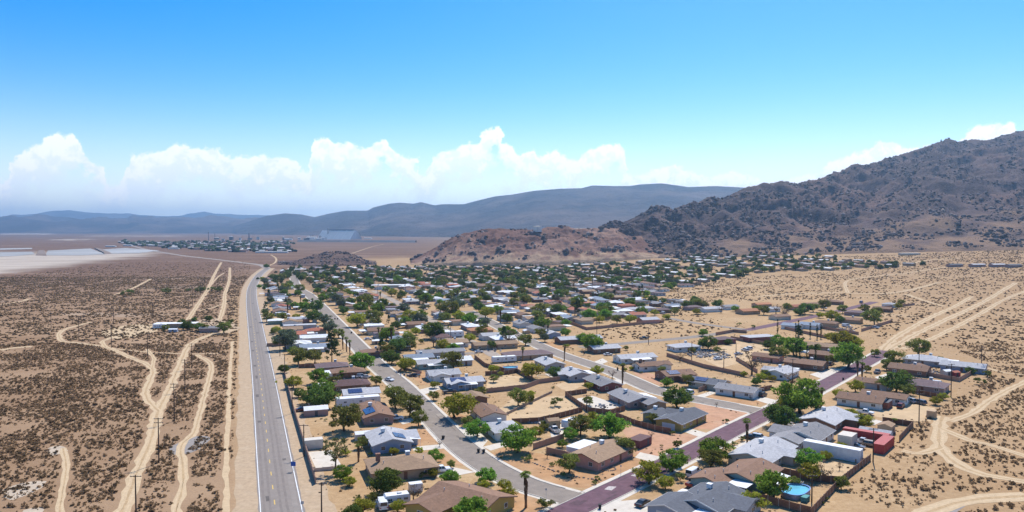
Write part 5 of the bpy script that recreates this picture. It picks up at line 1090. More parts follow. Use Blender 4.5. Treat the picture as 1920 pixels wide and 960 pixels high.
for q in [
 (826, 881, 'pickup', 'white', 'a', 'white pickup on the pale drive beside the chimney house'), (741, 784, 'pickup', 'white', 'a', 'white pickup on the drive of the mauve house'),
 (730, 711, 'sedan', 'white', 'p', 'white car parked at the kerb near the maroon roof'), (687, 706, 'sedan', 'silver', 'a', 'silver car on the drive beside the maroon roof'), (678, 705, 'suv', 'white', 'a', 'white suv behind the silver car by the maroon roof'),
 (716, 946, 'van', 'white', 'A', 'white van under the yellow bushes near the highway'), (732, 942, 'pickup', 'grey', 'A', 'grey pickup beside the white van in the trees'),
 (590, 757, 'sedan', 'silver', 'a', 'silver car behind the mauve shed'), (567, 767, 'sedan', 'maroon', 'a', 'maroon car beside the mauve shed'),
 (778, 703, 'sedan', 'black', 'a', 'black car on the dirt beside the pale gabled house'), (843, 734, 'pickup', 'black', 'a', 'black pickup in front of the blue solar house'), (790, 669, 'suv', 'silver', 'a', 'silver suv in front of the teal gabled house'),
 (1040, 806, 'pickup', 'white', 'A', 'white pickup in the gated dirt yard'), (1066, 792, 'sedan', 'black', 'P', 'dark car beside the white travel trailer'), (1164, 854, 'van', 'black', 'P', 'dark van parked at the end of the pink house'),
 (1292, 735, 'suv', 'white', 'A', 'white suv parked on the grey street by the solar roofed house'), (1205, 942, 'sedan', 'black', 'P', 'black car on the wide pale drive'), (1300, 887, 'van', 'white', 'P', 'white van beside the teal house garage'), (1300, 905, 'pickup', 'red', 'P', 'red pickup near the dark grey roof'),
 (1430, 740, 'suv', 'black', 'P', 'black suv on the drive of the white garage house'), (1507, 830, 'suv', 'silver', 'p', 'silver suv between the grey house and white trailer'), (1456, 801, 'pickup', 'silver', 'P', 'silver pickup under the dark tree by the purple street'),
 (1410, 819, 'sedan', 'black', 'p', 'black car on the drive by the lone palm'), (1424, 820, 'suv', 'silver', 'p', 'silver suv on the drive by the lone palm'), (1606, 836, 'sedan', 'grey', 'p', 'dark grey car in the yard of red containers'), (1617, 828, 'pickup', 'silver', 'p', 'silver pickup in the yard of red containers'), (1604, 824, 'sedan', 'black', 'p', 'black car in the yard of red containers'), (1634, 833, 'suv', 'tan', 'p', 'tan suv in the yard of red containers'),
 (1622, 773, 'pickup', 'white', 'p', 'white pickup beside the carport lane'), (1689, 761, 'suv', 'maroon', 'P', 'maroon suv on the sandy yard'), (1706, 751, 'suv', 'silver', 'A', 'silver suv on the sandy yard by the brown fence'), (1725, 754, 'suv', 'grey', 'A', 'grey suv next to the silver suv on sand'),
 (1645, 697, 'pickup', 'grey', 'P', 'grey pickup on the drive under the roadside tree'), (1757, 720, 'van', 'white', 'p', 'white van beside the purple brown roof'), (1558, 682, 'suv', 'black', 'P', 'black suv at the brown gabled house'), (1346, 672, 'sedan', 'white', 'a', 'white car at the junk lot'), (1385, 663, 'sedan', 'silver', 'a', 'silver car below the maroon wall'), (1397, 656, 'suv', 'white', 'A', 'white suv in the dirt lot below the maroon wall'), (1404, 653, 'suv', 'white', 'A', 'second white suv in the dirt lot below the maroon wall'),
 (1587, 634 - 23, 'van', 'white', 'p', 'white truck in the far yard by the dirt tracks'), (1585, 774 - 131, 'sedan', 'white', 'p', 'white car by the hedge near the cypresses'), (1640, 614, 'pickup', 'silver', 'p', 'silver pickup at the start of the dirt tracks'), (1545, 577, 'suv', 'white', 'p', 'white suv on the far purple street'), (1615, 567, 'van', 'blue', 'P', 'blue truck at the end of the far purple street'),
 (905, 714, 'pickup', 'black', 'A', 'dark pickup beside the small white patio yard'), (1140, 664, 'sedan', 'white', 'a', 'white car in front of the pale grey house'), (900, 652, 'suv', 'grey', 'a', 'grey suv beside the white trailers'), (898, 659, 'sedan', 'white', 'a', 'white car beside the white trailers'), (965, 620, 'sedan', 'white', 'A', 'white car in the yard of the grey roofed row'), (968, 623, 'sedan', 'tan', 'A', 'tan car in the yard of the grey roofed row'), (1207, 634, 'pickup', 'black', 'a', 'black pickup on the cross street by the scrub lot'), (690, 635, 'sedan', 'white', 'a', 'white car by the three shaggy palms'), (685, 622, 'suv', 'silver', 'a', 'silver suv in the drive across from the pine')]:
    car(*q)
# ------------------------------------------------------------------ explicit trees
WHERE = []
def side_words(X, Y):
    b = min(NAMED, key=lambda q: (q[0] - X) ** 2 + (q[1] - Y) ** 2); dx, dy = X - b[0], Y - b[1]; u, v = .94 * dx + .337 * dy, -.337 * dx + .94 * dy
    return ('on the mountain side of the ' if u > 0 else 'on the highway side of the ') + short(b[2]) if abs(u) > abs(v) else ('on the hill side of the ' if v > 0 else 'near the ') + short(b[2])
def near_words(X, Y):
    """where a plant stands, named by the nearest labelled thing"""
    best = min(NAMED, key=lambda q: (q[0] - X) ** 2 + (q[1] - Y) ** 2)
    return best[2]
NAMED = []
for X, Y, r, e in HOUSES:
    l = e.get('label', '')
    if l and e['category'] in ('house',):
        NAMED.append((X, Y, l))
EXPL = [(597, 738, 60, 'R'), (645, 778, 60, 'O'), (742, 742, 50, 'O'), (768, 757, 50, 'O'), (785, 782, 34, 'O'), (853, 758, 66, 'Y'), (895, 800, 44, 'G'), (970, 820, 66, 'G'), (628, 845, 46, 'E'), (642, 885, 36, 'G'), (725, 900, 62, 'R'), (817, 852, 34, 'G'), (845, 893, 38, 'G'), (910, 890, 38, 'G'), (945, 908, 30, 'Y'), (775, 920, 36, 'D'), (885, 955, 70, 'G'), (745, 948, 32, 'Y'), (680, 947, 44, 'Y'), (610, 756, 16, 'S'), (605, 725, 40, 'G'),
 (972, 742, 38, 'O'), (992, 746, 20, 'O'), (1040, 752, 26, 'S'), (1005, 808, 32, 'Y'), (1020, 800, 18, 'O'), (987, 857, 22, 'S'), (1067, 865, 44, 'O'), (1088, 795, 46, 'O'), (1112, 783, 36, 'Y'), (1143, 795, 62, 'G'), (1070, 812, 30, 'G'), (1055, 830, 20, 'G'), (1175, 835, 40, 'O'), (1217, 885, 58, 'Y'), (1260, 862, 52, 'G'), (1248, 902, 36, 'Y'), (1277, 892, 24, 'S'), (1345, 840, 58, 'G'), (1332, 858, 44, 'O'), (1025, 940, 34, 'S'), (1026, 850, 18, 'D'), (1221, 814, 13, 'D'), (1270, 742, 50, 'R'), (1344, 757, 10, 'D'), (1035, 870, 12, 'S'), (1055, 888, 12, 'S'),
 (1500, 738, 82, 'G'), (1480, 755, 42, 'Y'), (1466, 777, 54, 'R'), (1515, 857, 42, 'G'), (1551, 853, 22, 'Y'), (1522, 884, 42, 'Y'), (1545, 882, 38, 'D'), (1450, 905, 62, 'G'), (1415, 937, 48, 'Y'), (1392, 950, 26, 'Y'), (1597, 775, 26, 'Y'), (1617, 787, 32, 'Y'), (1572, 737, 24, 'Y'), (1617, 742, 18, 'Y'), (1605, 722, 28, 'Y'), (1492, 845, 20, 'D'), (1378, 830, 12, 'S'), (1390, 822, 14, 'S'),
 (534, 634, 42, 'B'), (622, 645, 30, 'N'), (677, 675, 48, 'G'), (560, 665, 38, 'O'), (590, 665, 32, 'O'), (533, 690, 20, 'R'), (550, 715, 32, 'Y'), (600, 703, 36, 'G'), (705, 712, 22, 'O'), (815, 720, 20, 'Y'), (770, 645, 22, 'O'), (748, 642, 32, 'R'), (815, 617, 42, 'R'), (765, 592, 34, 'Y'), (700, 590, 30, 'O'), (670, 597, 38, 'Y'), (677, 574, 28, 'G'), (643, 580, 20, 'R'), (690, 563, 36, 'O'), (840, 577, 40, 'O'), (860, 590, 26, 'Y'), (880, 595, 26, 'G'), (800, 558, 28, 'G'), (590, 590, 32, 'R'), (592, 572, 28, 'R'), (530, 592, 18, 'O'), (555, 593, 16, 'Y'), (830, 645, 30, 'Y'), (800, 657, 16, 'R'), (880, 632, 24, 'Y'), (730, 655, 26, 'O'), (715, 648, 18, 'N'),
 (997, 692, 46, 'Y'), (1038, 697, 28, 'R'), (985, 635, 26, 'O'), (945, 625, 16, 'N'), (920, 646, 20, 'R'), (1112, 640, 42, 'G'), (1095, 633, 26, 'G'), (910, 584, 30, 'Y'), (878, 597, 26, 'G'), (1083, 573, 16, 'N'), (1012, 578, 28, 'O'), (1135, 575, 30, 'R'), (1120, 693, 26, 'Y'), (1148, 700, 18, 'D'), (1105, 722, 20, 'Y'), (1060, 622, 20, 'G'), (1250, 593, 16, 'Y'), (1157, 597, 20, 'O'), (1180, 597, 22, 'Y'), (1150, 653, 18, 'Y'), (1095, 658, 14, 'D'), (925, 690, 22, 'Y'), (925, 708, 18, 'O'), (902, 732, 22, 'O'), (1250, 715, 22, 'G'), (940, 700, 12, 'Y'), (1185, 690, 10, 'Y'),
 (1327, 640, 34, 'R'), (1318, 622, 18, 'G'), (1460, 638, 28, 'G'), (1490, 648, 42, 'G'), (1460, 660, 32, 'O'), (1410, 677, 46, 'D'), (1590, 662, 56, 'G'), (1575, 635, 42, 'Y'), (1600, 640, 32, 'Y'), (1565, 632, 26, 'Y'), (1510, 577, 26, 'R'), (1470, 583, 24, 'D'), (1545, 570, 22, 'O'), (1560, 590, 26, 'Y'), (1640, 592, 32, 'O'), (1305, 567, 22, 'O'), (1306, 583, 16, 'Y'), (1417, 714, 18, 'R'), (1292, 712, 26, 'O'), (1250, 700, 14, 'G'), (1485, 710, 32, 'D'), (1366, 722, 18, 'D'), (1430, 706, 20, 'Y'), (1275, 668, 20, 'D'), (1432, 690, 20, 'D'), (1498, 628, 20, 'N'),
 (1722, 648, 34, 'O'), (1673, 670, 34, 'O'), (1663, 682, 22, 'O'), (1680, 712, 50, 'R'), (1700, 730, 26, 'O'), (1820, 694, 16, 'R'), (1850, 700, 16, 'S'), (1838, 714, 18, 'S'), (1755, 750, 20, 'Y'), (1770, 742, 16, 'Y'),
 (340, 604, 16, 'R'), (352, 609, 20, 'R'), (372, 612, 18, 'R'), (392, 596, 13, 'R'), (382, 614, 16, 'O'), (420, 612, 24, 'O'), (434, 601, 10, 'R'), (365, 598, 10, 'R'), (310, 614, 14, 'O'),
 (1290, 570, 22, 'R'), (1318, 570, 18, 'O'), (1345, 568, 20, 'R'), (1352, 578, 16, 'D'), (1378, 578, 14, 'G'), (1418, 578, 16, 'G'), (1432, 580, 20, 'O'), (1455, 577, 20, 'D'), (1476, 574, 16, 'O'), (1500, 583, 18, 'R'), (1525, 575, 18, 'O'), (1536, 590, 14, 'Y'), (1580, 578, 18, 'O'), (1620, 577, 18, 'O'), (1575, 598, 16, 'R'), (1648, 582, 16, 'O'), (1686, 573, 14, 'Y'), (1690, 566, 12, 'O'), (1265, 582, 16, 'O'), (1228, 585, 16, 'Y'), (1412, 612, 10, 'S'), (1385, 607, 9, 'S'), (1440, 645, 22, 'R'), (1530, 652, 22, 'R'), (1555, 672, 18, 'O'), (1345, 655, 14, 'O'), (1365, 640, 14, 'R'), (1300, 655, 14, 'O'), (1435, 700, 18, 'O'), (1395, 700, 14, 'Y'), (1448, 708, 16, 'Y'), (1640, 660, 16, 'O'), (1625, 690, 14, 'O'), (1650, 720, 18, 'O'), (1760, 672, 14, 'S'), (1790, 690, 12, 'S'), (575, 742, 28, 'O'), (560, 735, 22, 'R'), (625, 715, 26, 'O'), (640, 700, 20, 'G'), (548, 655, 18, 'R'), (520, 640, 18, 'R'), (512, 620, 14, 'O'), (660, 960, 40, 'R'), (700, 930, 22, 'O'), (790, 890, 18, 'S'), (238, 548, 20, 'S'), (312, 544, 18, 'S'), (375, 541, 20, 'S'), (395, 541, 12, 'S'), (409, 541, 16, 'S'), (352, 543, 10, 'S'), (500, 498, 10, 'R'), (1030, 430, 9, 'S')]
from collections import Counter
items = []
for px, py, wp, k in EXPL:
    H_ = PROTO[k][0][2]; z = 0
    for _ in range(4):
        X, Y = G(px, py, z); wid = wp * 1.08 * math.hypot(X, Y) / FP; z = wid * H_ * .55
    items.append((k, X, Y, wid, py))
def short(l):
    """the head of a house's label, cut at its first clause"""
    for cut in (' beside ', ' behind ', ' next to ', ' between ', ' facing ', ' at the ', ' on the ', ' in front ', ' along ', ', ', ' by the ', ' near ', ' above ', ' across ', ' inside ', ' in a ', ' in the ', ' closing ', ' joined ', ' standing ', ' alone ', ' beyond ', ' of the ', ' and ', ' covered '):
        l = l.split(cut)[0] if len(l.split(cut)[0].split()) >= 4 else l
    return ' '.join(l.split()[:8])
cnt = Counter(); lab = []
for k, X, Y, wid, py in items:
    l = TDESC[k] + ' ' + side_words(X, Y) if py > 560 and not (X < -90 and Y < 700 and py < 560) else TDESC[k] + (' on the scrubland left of the highway' if X < -.36 * Y else ' in the far blocks of town')
    lab.append(l); cnt[l] += 1
for (k, X, Y, wid, py), l in zip(items, lab):
    plant(k, X, Y, wid, l, None)
for i, (px, py) in enumerate([(1458, 618), (1492, 624), (1497, 620), (1519, 626), (1532, 628), (1539, 627), (1493, 668), (1500, 678), (1513, 676), (1529, 672)]):
    X, Y = G(px, py + 8); plant('C', X, Y, 2.4, 'narrow dark cypress standing in the row ' + ('by the white barn' if py < 640 else 'before the brown gabled house'), 'cypresses ' + ('by the barn' if py < 640 else 'before the brown house'), hs=.85)
for px, cy, by, l in [(672, 835, 866, 'shaggy fan palm in the backyard of the chimney house'), (986, 888, 952, 'slim fan palm on the corner where the grey street bends'), (1401, 790, 836, 'slim fan palm beside the cars on the purple street'), (1540, 732, 765, 'fan palm beside the huge green tree on the purple street'),
  (622, 600, 618, 'fan palm beside the grey street behind the pine'), (1058, 648, 677, 'fan palm on the street side of the wide brown hip roof'), (1167, 684, 721, 'tall shaggy palm on the middle grey street'), (1027, 608, 632, 'fan palm at the junction before the grey roofed row'), (938, 580, 606, 'tall palm at the far end of the grey roofed row'), (980, 653, 677, 'palm beside the white trailers'),
  (1608, 680, 714, 'broad fan palm by the purple street'), (1616, 684, 714, 'second fan palm by the purple street'), (1277, 846, 874, 'fan palm behind the green trees at the purple street'), (1677, 787, 797, 'short fan palm by the tan shed'), (710, 615, 634, 'fan palm of a pair in the middle block'), (717, 616, 634, 'fan palm of a pair in the middle block'),
  (643, 629, 655, 'shaggy palm of the three by the grey street'), (650, 634, 660, 'shaggy palm of the three by the grey street'), (656, 640, 666, 'shaggy palm of the three by the grey street'), (1575, 655, 673, 'palm beside the bushy green tree on the purple street')]:
    X, Y = G(px, by); h = 0
    d = math.hypot(X, Y); h = (by - cy) * d / FP * 1.08
    palm(X, Y, h, l, 'palms by the grey street' if 'three' in l else ('palm pair' if 'pair' in l else None), 2 if 'three' in l or 'shaggy' in l else None)
# ------------------------------------------------------------------ the rest of town
LIM = GL([(497, 640), (505, 507), (560, 502), (800, 501), (1000, 500), (1130, 496), (1250, 490), (1330, 478), (1400, 472), (1490, 474), (1600, 488), (1690, 493), (1720, 500), (1640, 505), (1500, 508), (1380, 518), (1340, 530), (1240, 545), (1260, 560), (1300, 566), (1270, 585), (1190, 600), (1140, 600), (1080, 612), (1010, 640), (900, 660), (850, 700), (790, 690), (720, 640), (640, 660), (560, 660)])
ua, va = np.array([.94, .337]), np.array([-.337, .94])
def free(X, Y, r):
    for L, wd in ROADS[:1] + ROADS[1:8]:
        if seglen(np.array([X]), np.array([Y]), L[::3] + L[-1:])[0] < wd * .55 + r * .75: return False
    return all((X - x) ** 2 + (Y - y) ** 2 > (r + q) ** 2 * .62 for x, y, q, _ in HOUSES)
spots = []
for i in range(-30, 60):
    for j in range(5, 90):
        p = ua * (i * 27 + random.uniform(-3, 3)) + va * (j * 21 + random.uniform(-3, 3))
        if inpoly(np.array([p[0]]), np.array([p[1]]), LIM)[0]: spots.append((p[0], p[1]))
spots.sort(key=lambda p: math.hypot(*p))
fill_cols = ['white', 'light', 'tan', 'brown', 'purple', 'brown', 'light', 'tan', 'dark', 'grey', 'blue', 'red', 'maroon', 'white']
def make_far(k):
    """a plain town house, shared by its copies"""
    rcol = fill_cols[k % len(fill_cols)]; wcol = random.choice(['tan', 'white', 'grey', 'brown', 'mauve', 'cream'])
    L, W = random.uniform(10, 17), random.uniform(7.5, 10)
    return rcol, dict(L=L, W=W, kind=random.choice(['gable', 'gable', 'hip', 'flat']), roof=rcol, wall=wcol, feat=random.choice(['C', 'P', 'CP', '', 'e', 'E']), wing=random.choice([None, (random.uniform(-3, 3), 6.5, random.choice([-3, 3]))]))
RW = {'white': 'white', 'light': 'pale grey', 'grey': 'grey', 'brown': 'brown', 'purple': 'purplish brown', 'tan': 'tan', 'dark': 'charcoal', 'blue': 'blue grey', 'red': 'red brown', 'maroon': 'maroon'}
protos = {}; DSC = {}; FARTREE = []
def desc(d): return f"{RW[d['roof']]} {d['kind']} roofed {CW[d['wall']]} house" + (' with porch' if set('PeE') & set(d['feat']) else '')
nh = 0; rest = []
def district(X, Y):
    px, py = topx(X, Y, float(terrain(X, Y)))
    if px < 560 and py < 700: return 'in the strip beside the highway'
    if px > 1240: return 'in the far blocks under the rocky mountain'
    if py < 530: return 'in the last blocks below the brown hill' if px > 760 else 'in the last blocks below the rocky knoll'
    return 'in the crowded middle blocks'
for X, Y in spots:
    if random.random() < .06 or not free(X, Y, 8): continue
    if nh >= 300 - len(HS):
        if random.random() < .8: rest.append((X, Y))
        FARTREE.extend((X + random.uniform(-15, 15), Y + random.uniform(-12, 12)) for _ in range(random.choice((1, 1, 2, 3))))
        HOUSES.append((X, Y, 8, None)); continue
    if False: rest.append((X, Y)); HOUSES.append((X, Y, 8, None)); continue
    k = random.randrange(28)
    if k not in protos:
        rcol, d = make_far(k); protos[k] = (rcol, house(X, Y, random.choice('aA'), near=math.hypot(X, Y) < 470, label='x', **d)); e = protos[k][1]
    else:
        e = copy_tree(protos[k][1]); e.location = (X, Y, float(terrain(X, Y))); e.rotation_euler = (0, 0, ANG[random.choice('aaAA')] + random.choice((0, math.pi)) + R(random.uniform(-2, 2))); HOUSES.append((X, Y, 9, e))
    ds = district(X, Y); q_ = DSC[k] if k in DSC else DSC.setdefault(k, desc(d))
    if math.hypot(X, Y) < 950: ds = side_words(X, Y)
    e['label'] = ' '.join(f"{q_} {ds}".split()[:16]); e['category'] = 'house'; e['group'] = f"{q_}s {ds}"; nh += 1
# more houses than can be told apart, as one mass behind
mb = {c: MB() for c in ('white', 'light', 'tan', 'brown', 'purple', 'grey')}; wb = MB()
for X, Y in rest:
    L, W = random.uniform(9, 16), random.uniform(7, 9); a = ANG[random.choice('aAA')] + R(random.gauss(0, 14)); z = float(terrain(X, Y)); ca, sa = math.cos(a), math.sin(a)
    g = gable_roof(L, W, 2.8, .25, .4); b = body(MB(), -L / 2, L / 2, -W / 2, W / 2, 2.7, W / 8 - .05)
    f = lambda v: [(X + p[0] * ca - p[1] * sa, Y + p[0] * sa + p[1] * ca, z + p[2]) for p in v]
    mb[random.choice(list(mb))].add(f(g.v), g.f); wb.add(f(b.v), b.f)
if rest:
    e = link('distant_houses', None); tag(e, 'mass of small far houses in the last rows below the hills', 'houses', kind='stuff')
    for c, m in mb.items(): tag(m.build('roofs', rm(c), e), kind='stuff')
    tag(wb.build('walls', wm('tan'), e), kind='stuff')
tp = np.array([(x, y, float(terrain(x, y)) + .8) for x, y in FARTREE]); FS = rng.uniform(1.8, 5.2, len(tp))
scatter('distant_trees', tp, FS, CLUMP, tintmat('far_crown', (.075, .11, .035), (.17, .20, .065), .3), .85, .15, 'dark trees massed among the last rows of houses below the hills', 'trees', sink=.35, dark=(.6, 1.3))
# trees between them
nt_ = 0
for X, Y in [(X + random.uniform(-13, 13), Y + random.uniform(-11, 11)) for X, Y in spots for _ in range(3)]:
    if random.random() > .8 or nt_ > 620: continue
    if not free(X, Y, 1.5) or any((X - x) ** 2 + (Y - y) ** 2 < (r + 3) ** 2 for x, y, r in TREE_XY): continue
    k = random.choice('RRRRGGGOOOYBBDSSN'); far_ = math.hypot(X, Y) > 800
    if far_ and k in 'YG' and random.random() < .7: k = 'R'
    ds = district(X, Y) if math.hypot(X, Y) > 950 else side_words(X, Y)
    if random.random() < .08: palm(X, Y, random.uniform(6, 11), 'tall fan palm ' + ds, 'fan palms ' + ds)
    else: plant(k, X, Y, random.uniform(5.5, 12) if k not in 'SN' else random.uniform(3, 5), f'{TDESC[k]} ' + ds, f"{TNAME[k].replace('_', ' ')}s " + ds)
    nt_ += 1
# parked cars and sheds in the yards
nc_ = ns_ = 0
for X, Y in [(X + random.uniform(-13, 13), Y + random.uniform(-10, 10)) for X, Y in spots]:
    if math.hypot(X, Y) > 900 or not free(X, Y, 2.2): continue
    r_ = random.random(); ds = district(X, Y)
    if r_ < .34:
        t = random.choice(['sedan', 'suv', 'pickup', 'van']); c = random.choice(['white', 'silver', 'grey', 'white', 'black', 'tan', 'blue']); car(0, 0, t, c, random.choice('aA'), f'{c} {CATV[t]} parked between houses {ds}', f'{c} {CATV[t]}s {ds}', X, Y); nc_ += 1
    elif r_ < .6:
        box_thing(0, 0, random.choice('aA'), random.uniform(3.5, 7), random.uniform(2.6, 3.6), random.uniform(2.3, 3), random.choice([beig, tanp, metal_g]), 'garden_shed', 'small backyard shed with white roof ' + ds, 'shed', random.choice(['gable', 'flat']), 0, 'backyard sheds ' + ds, X, Y); ns_ += 1
# ------------------------------------------------------------------ fences and walls
wood = mat('fence_wood', (.20, .105, .065), .9, .25, 1.5, wear=.3, wearcol=(.30, .19, .13)); block = mat('block_wall', (.36, .22, .155), .95, .12, 1); pale_block = mat('block_wall_pale', (.58, .50, .42), .95, .1, 1)
postm = mat('fence_post', (.42, .33, .26), .9, .15, 2)
def fence(pts, label, m=wood, h=1.8, near=True, group=None, posts=True):
    W_ = GL(pts); X0, Y0 = W_[0]; e = link('fence' if m is wood else 'yard_wall', None, loc=(X0, Y0, float(terrain(X0, Y0))))
    for (x1, y1), (x2, y2) in zip(W_[:-1], W_[1:]):
        L = math.hypot(x2 - x1, y2 - y1); n = max(1, int(round(L / (2.6 if near else 9)))); a = math.atan2(y2 - y1, x2 - x1); st = L / n
        pm = MB().box(0, st + .02, -.05 if m is wood else -.1, .05 if m is wood else .1, -.6, h).mesh('panel', m)
        for i in range(n):
            x, y = x1 + (x2 - x1) * i / n - X0, y1 + (y2 - y1) * i / n - Y0; z = float(terrain(x + X0, y + Y0)) - e.location.z
            link('panel', pm, e, (x, y, z - (random.uniform(0, .08) if near else 0)), a)
            if near and posts: link('post', shared(('fp', h), lambda: MB().box(-.09, .09, -.09, .09, -.3, h + .12).mesh('post', postm)), e, (x, y, z), a)
    return tag(e, label, 'fence' if m is wood else 'wall', group)
for p, l, m in [
 ([(1712, 800), (1686, 828)], 'brown fence behind the red containers at the desert edge', wood), ([(1655, 792), (1712, 800)], 'brown fence behind the tan gabled shed', wood), ([(1632, 864), (1577, 907), (1520, 968)], 'brown fence with pale posts along the desert edge of the pool yard', wood),
 ([(1478, 835), (1540, 850), (1605, 868), (1632, 864)], 'brown fence below the long white trailer', wood), ([(1445, 884), (1520, 902), (1577, 907)], 'brown fence dividing the pool yard from the sandy yard', wood), ([(1365, 927), (1440, 944), (1522, 966)], 'brown fence in front of the oval pool', wood),
 ([(1100, 737), (1060, 743), (1102, 773), (1145, 778), (1172, 770)], 'dark brown fence round the concrete yard', wood), ([(1152, 782), (1190, 797), (1228, 808), (1258, 814)], 'brown fence behind the empty pinkish lot', wood), ([(912, 737), (985, 729), (1012, 719), (1050, 714)], 'brown curved wall of the sandy middle yard', block),
 ([(960, 795), (1010, 793), (1060, 781), (1092, 772)], 'dark wall closing the sandy backyard with the tan shed', wood), ([(1000, 843), (1057, 824)], 'brown wall of the gated dirt yard', block), ([(1025, 850), (1058, 857), (1085, 868)], 'brown wall beside the pink house front yard', block),
 ([(533, 700), (548, 762), (575, 852), (592, 908)], 'long dark wall running beside the highway', block), ([(588, 884), (640, 880)], 'low tan wall of the pale patio yard', pale_block), ([(1710, 737), (1768, 749)], 'red brown fence beside the sandy car yard', wood),
 ([(1735, 705), (1798, 716), (1822, 702)], 'pinkish block wall round the yard of the pale blue house', block), ([(1700, 700), (1735, 705)], 'brown fence beside the brown roof with two coolers', wood), ([(1035, 737), (905, 800)], 'thin low fence across the sandy backyards', mat('wire_fence', (.30, .22, .16), .9, .2, 2)), 
 ([(1310, 735), (1345, 725)], 'short wall at the solar roofed house', block), ([(1425, 735), (1447, 730)], 'dark brown fence beside the white garage house', wood), ([(890, 672), (910, 688), (945, 697)], 'brown fence of the yard with the small blue pool', wood), ([(910, 704), (945, 703), (970, 699)], 'brown fence in front of the small blue pool', wood), ([(970, 699), (1000, 716)], 'brown fence between the two pools', wood), ([(745, 700), (755, 692), (790, 700), (770, 705)], 'low wall round a small yard on the grey street', block), ([(560, 690), (640, 688)], 'brown fence behind the purplish hip roof', wood)]:
    fence(p, l, m, 1.0 if 'thin' in l or 'low' in l else 1.9, True)
for p, l in [([(1035, 594), (1100, 619), (1205, 608)], 'brown wall of the walled empty yards'), ([(1000, 599), (1045, 592), (1090, 600)], 'brown wall behind the grey roofed row'), ([(1060, 606), (1130, 601), (1150, 596)], 'brown wall across the walled empty yards'), ([(1342, 629), (1375, 623), (1400, 625)], 'maroon wall behind the flat pale building'), ([(1370, 636), (1455, 650)], 'maroon wall in front of the flat pale building'),
  ([(1525, 614), (1610, 628)], 'long dark yard wall before the brown hip roof'), ([(1465, 616), (1550, 635)], 'brown wall of the cypress yard'), ([(1615, 622), (1673, 604)], 'dark fence beside the dirt tracks'), ([(1640, 580), (1715, 572)], 'dark fence of the last yard at the desert edge'), ([(1250, 668), (1320, 690), (1395, 706)], 'brown wall behind the solar roofed houses'), ([(1380, 676), (1420, 700)], 'dark hedge wall below the bare bush'), ([(500, 650), (540, 648), (580, 645)], 'dark fence behind the grey tamarisk'), ([(1245, 605), (1215, 606)], 'short wall beside the pink walled house'), ([(1240, 562), (1330, 574)], 'brown wall at the edge of the scrub lot')]:
    fence(p, l, block, 1.9, False)
# ------------------------------------------------------------------ utility poles, signs, bins
polem = mat('pole_wood', (.085, .06, .045), .9, .2, 2)
def upole(px, by, ty, label, group=None, arm=True, rot=0.0):
    X, Y = G(px, by); h = max(5.5, (by - ty) * math.hypot(X, Y) / FP); z = float(terrain(X, Y)); e = link('utility_pole', None, loc=(X, Y, z), rz=rot)
    k = round(h); MB().tube([(0, 0, -.4), (0, 0, h)], [.19, .13], 8).build('pole', polem, e)
    if arm:
        for q in (0,) if h < 10 else (0, 1):
            a = MB().box(-1.3, 1.3, -.07, .07, -.07, .07).build('crossarm', polem, e, (0, .16, h - .35 - q * 1.1))
            for x in (-1.15, -.45, .45, 1.15): link('insulator', shared('ins', lambda: MB().tube([(0, 0, .05), (0, 0, .22)], [.05, .07], 6).mesh('insulator', metal_g)), a, (x, 0, 0))
    return tag(e, label, 'utility pole', group)
for px, by, ty in [(255, 962, 897), (298, 868, 790), (327, 790, 724), (347, 732, 678), (360, 691, 647), (277, 668, 629), (209, 652, 613), (148, 635, 598), (96, 623, 592), (213, 606, 578), (287, 597, 570), (354, 588, 562), (361, 575, 550), (366, 565, 545), (376, 553, 530), (380, 545, 525), (383, 538, 520)]:
    upole(px, by, ty, 'dark wooden power pole standing in the brown scrubland beside the dirt tracks', 'power poles across the scrubland')
for px, by, ty in [(548, 775, 722), (570, 856, 797), (603, 962, 905), (534, 706, 665), (525, 668, 632)]: upole(px, by, ty, 'wooden power pole along the wall beside the highway', 'power poles beside the highway')
for px, by, ty, l in [(1637, 867, 808, 'power pole rising behind the red containers'), (1723, 796, 738, 'power pole in front of the lone tan box'), (1783, 745, 690, 'power pole by the walled yard at the desert edge'), (1840, 697, 657, 'power pole beside the pale blue desert house'), (1723, 687, 655, 'power pole behind the brown roof with two coolers'), (1100, 772, 740, 'slim pole at the corner of the concrete yard'), (1119, 638, 588, 'pole in the walled empty yards'), (1216, 646, 614, 'pole at the scrub lot on the cross street'), (1297, 675, 640, 'pole behind the junk lot'), (1357, 696, 655, 'pole beside the dirt lane behind the solar roofed house'), (1380, 668, 643, 'pole in the dirt lot below the maroon wall'), (1486, 714, 675, 'pole in front of the white gabled house'), (1522, 942, 893, 'dark pole at the oval pool'), (914, 618, 592, 'pole at the orange hip roof'), (845, 640, 612, 'pole behind the mobile home')]:
    upole(px, by, ty, l, None, by > 690)
for i in range(26):
    px = random.uniform(560, 1450); by = random.uniform(506, 560)
    upole(px, by, by - 14, 'slim far power pole among the distant roofs', 'far power poles among the roofs', False)
def bin_(px, py, label, group=None):
    X, Y = G(px, py, .4); e = link('wheelie_bin', None, loc=(X, Y, .03), rz=random.uniform(0, 6))
    m = MB(); m.v = [(sx * w_, sy * w_ * 1.1, z) for z, w_ in ((.1, .26), (.98, .34)) for sx, sy in ((-1, -1), (1, -1), (1, 1), (-1, 1))]; m.f = [(3, 2, 1, 0), (4, 5, 6, 7)] + [(i, (i + 1) % 4, 4 + (i + 1) % 4, 4 + i) for i in range(4)]
    m.build('body', blackm, e); MB().box(-.37, .37, -.42, .42, .98, 1.06).build('lid', blackm, e); MB().tube([(-.3, .36, .12), (.3, .36, .12)], .12, 8).build('wheel', darkg, e); tag(e, label, 'bin', group)
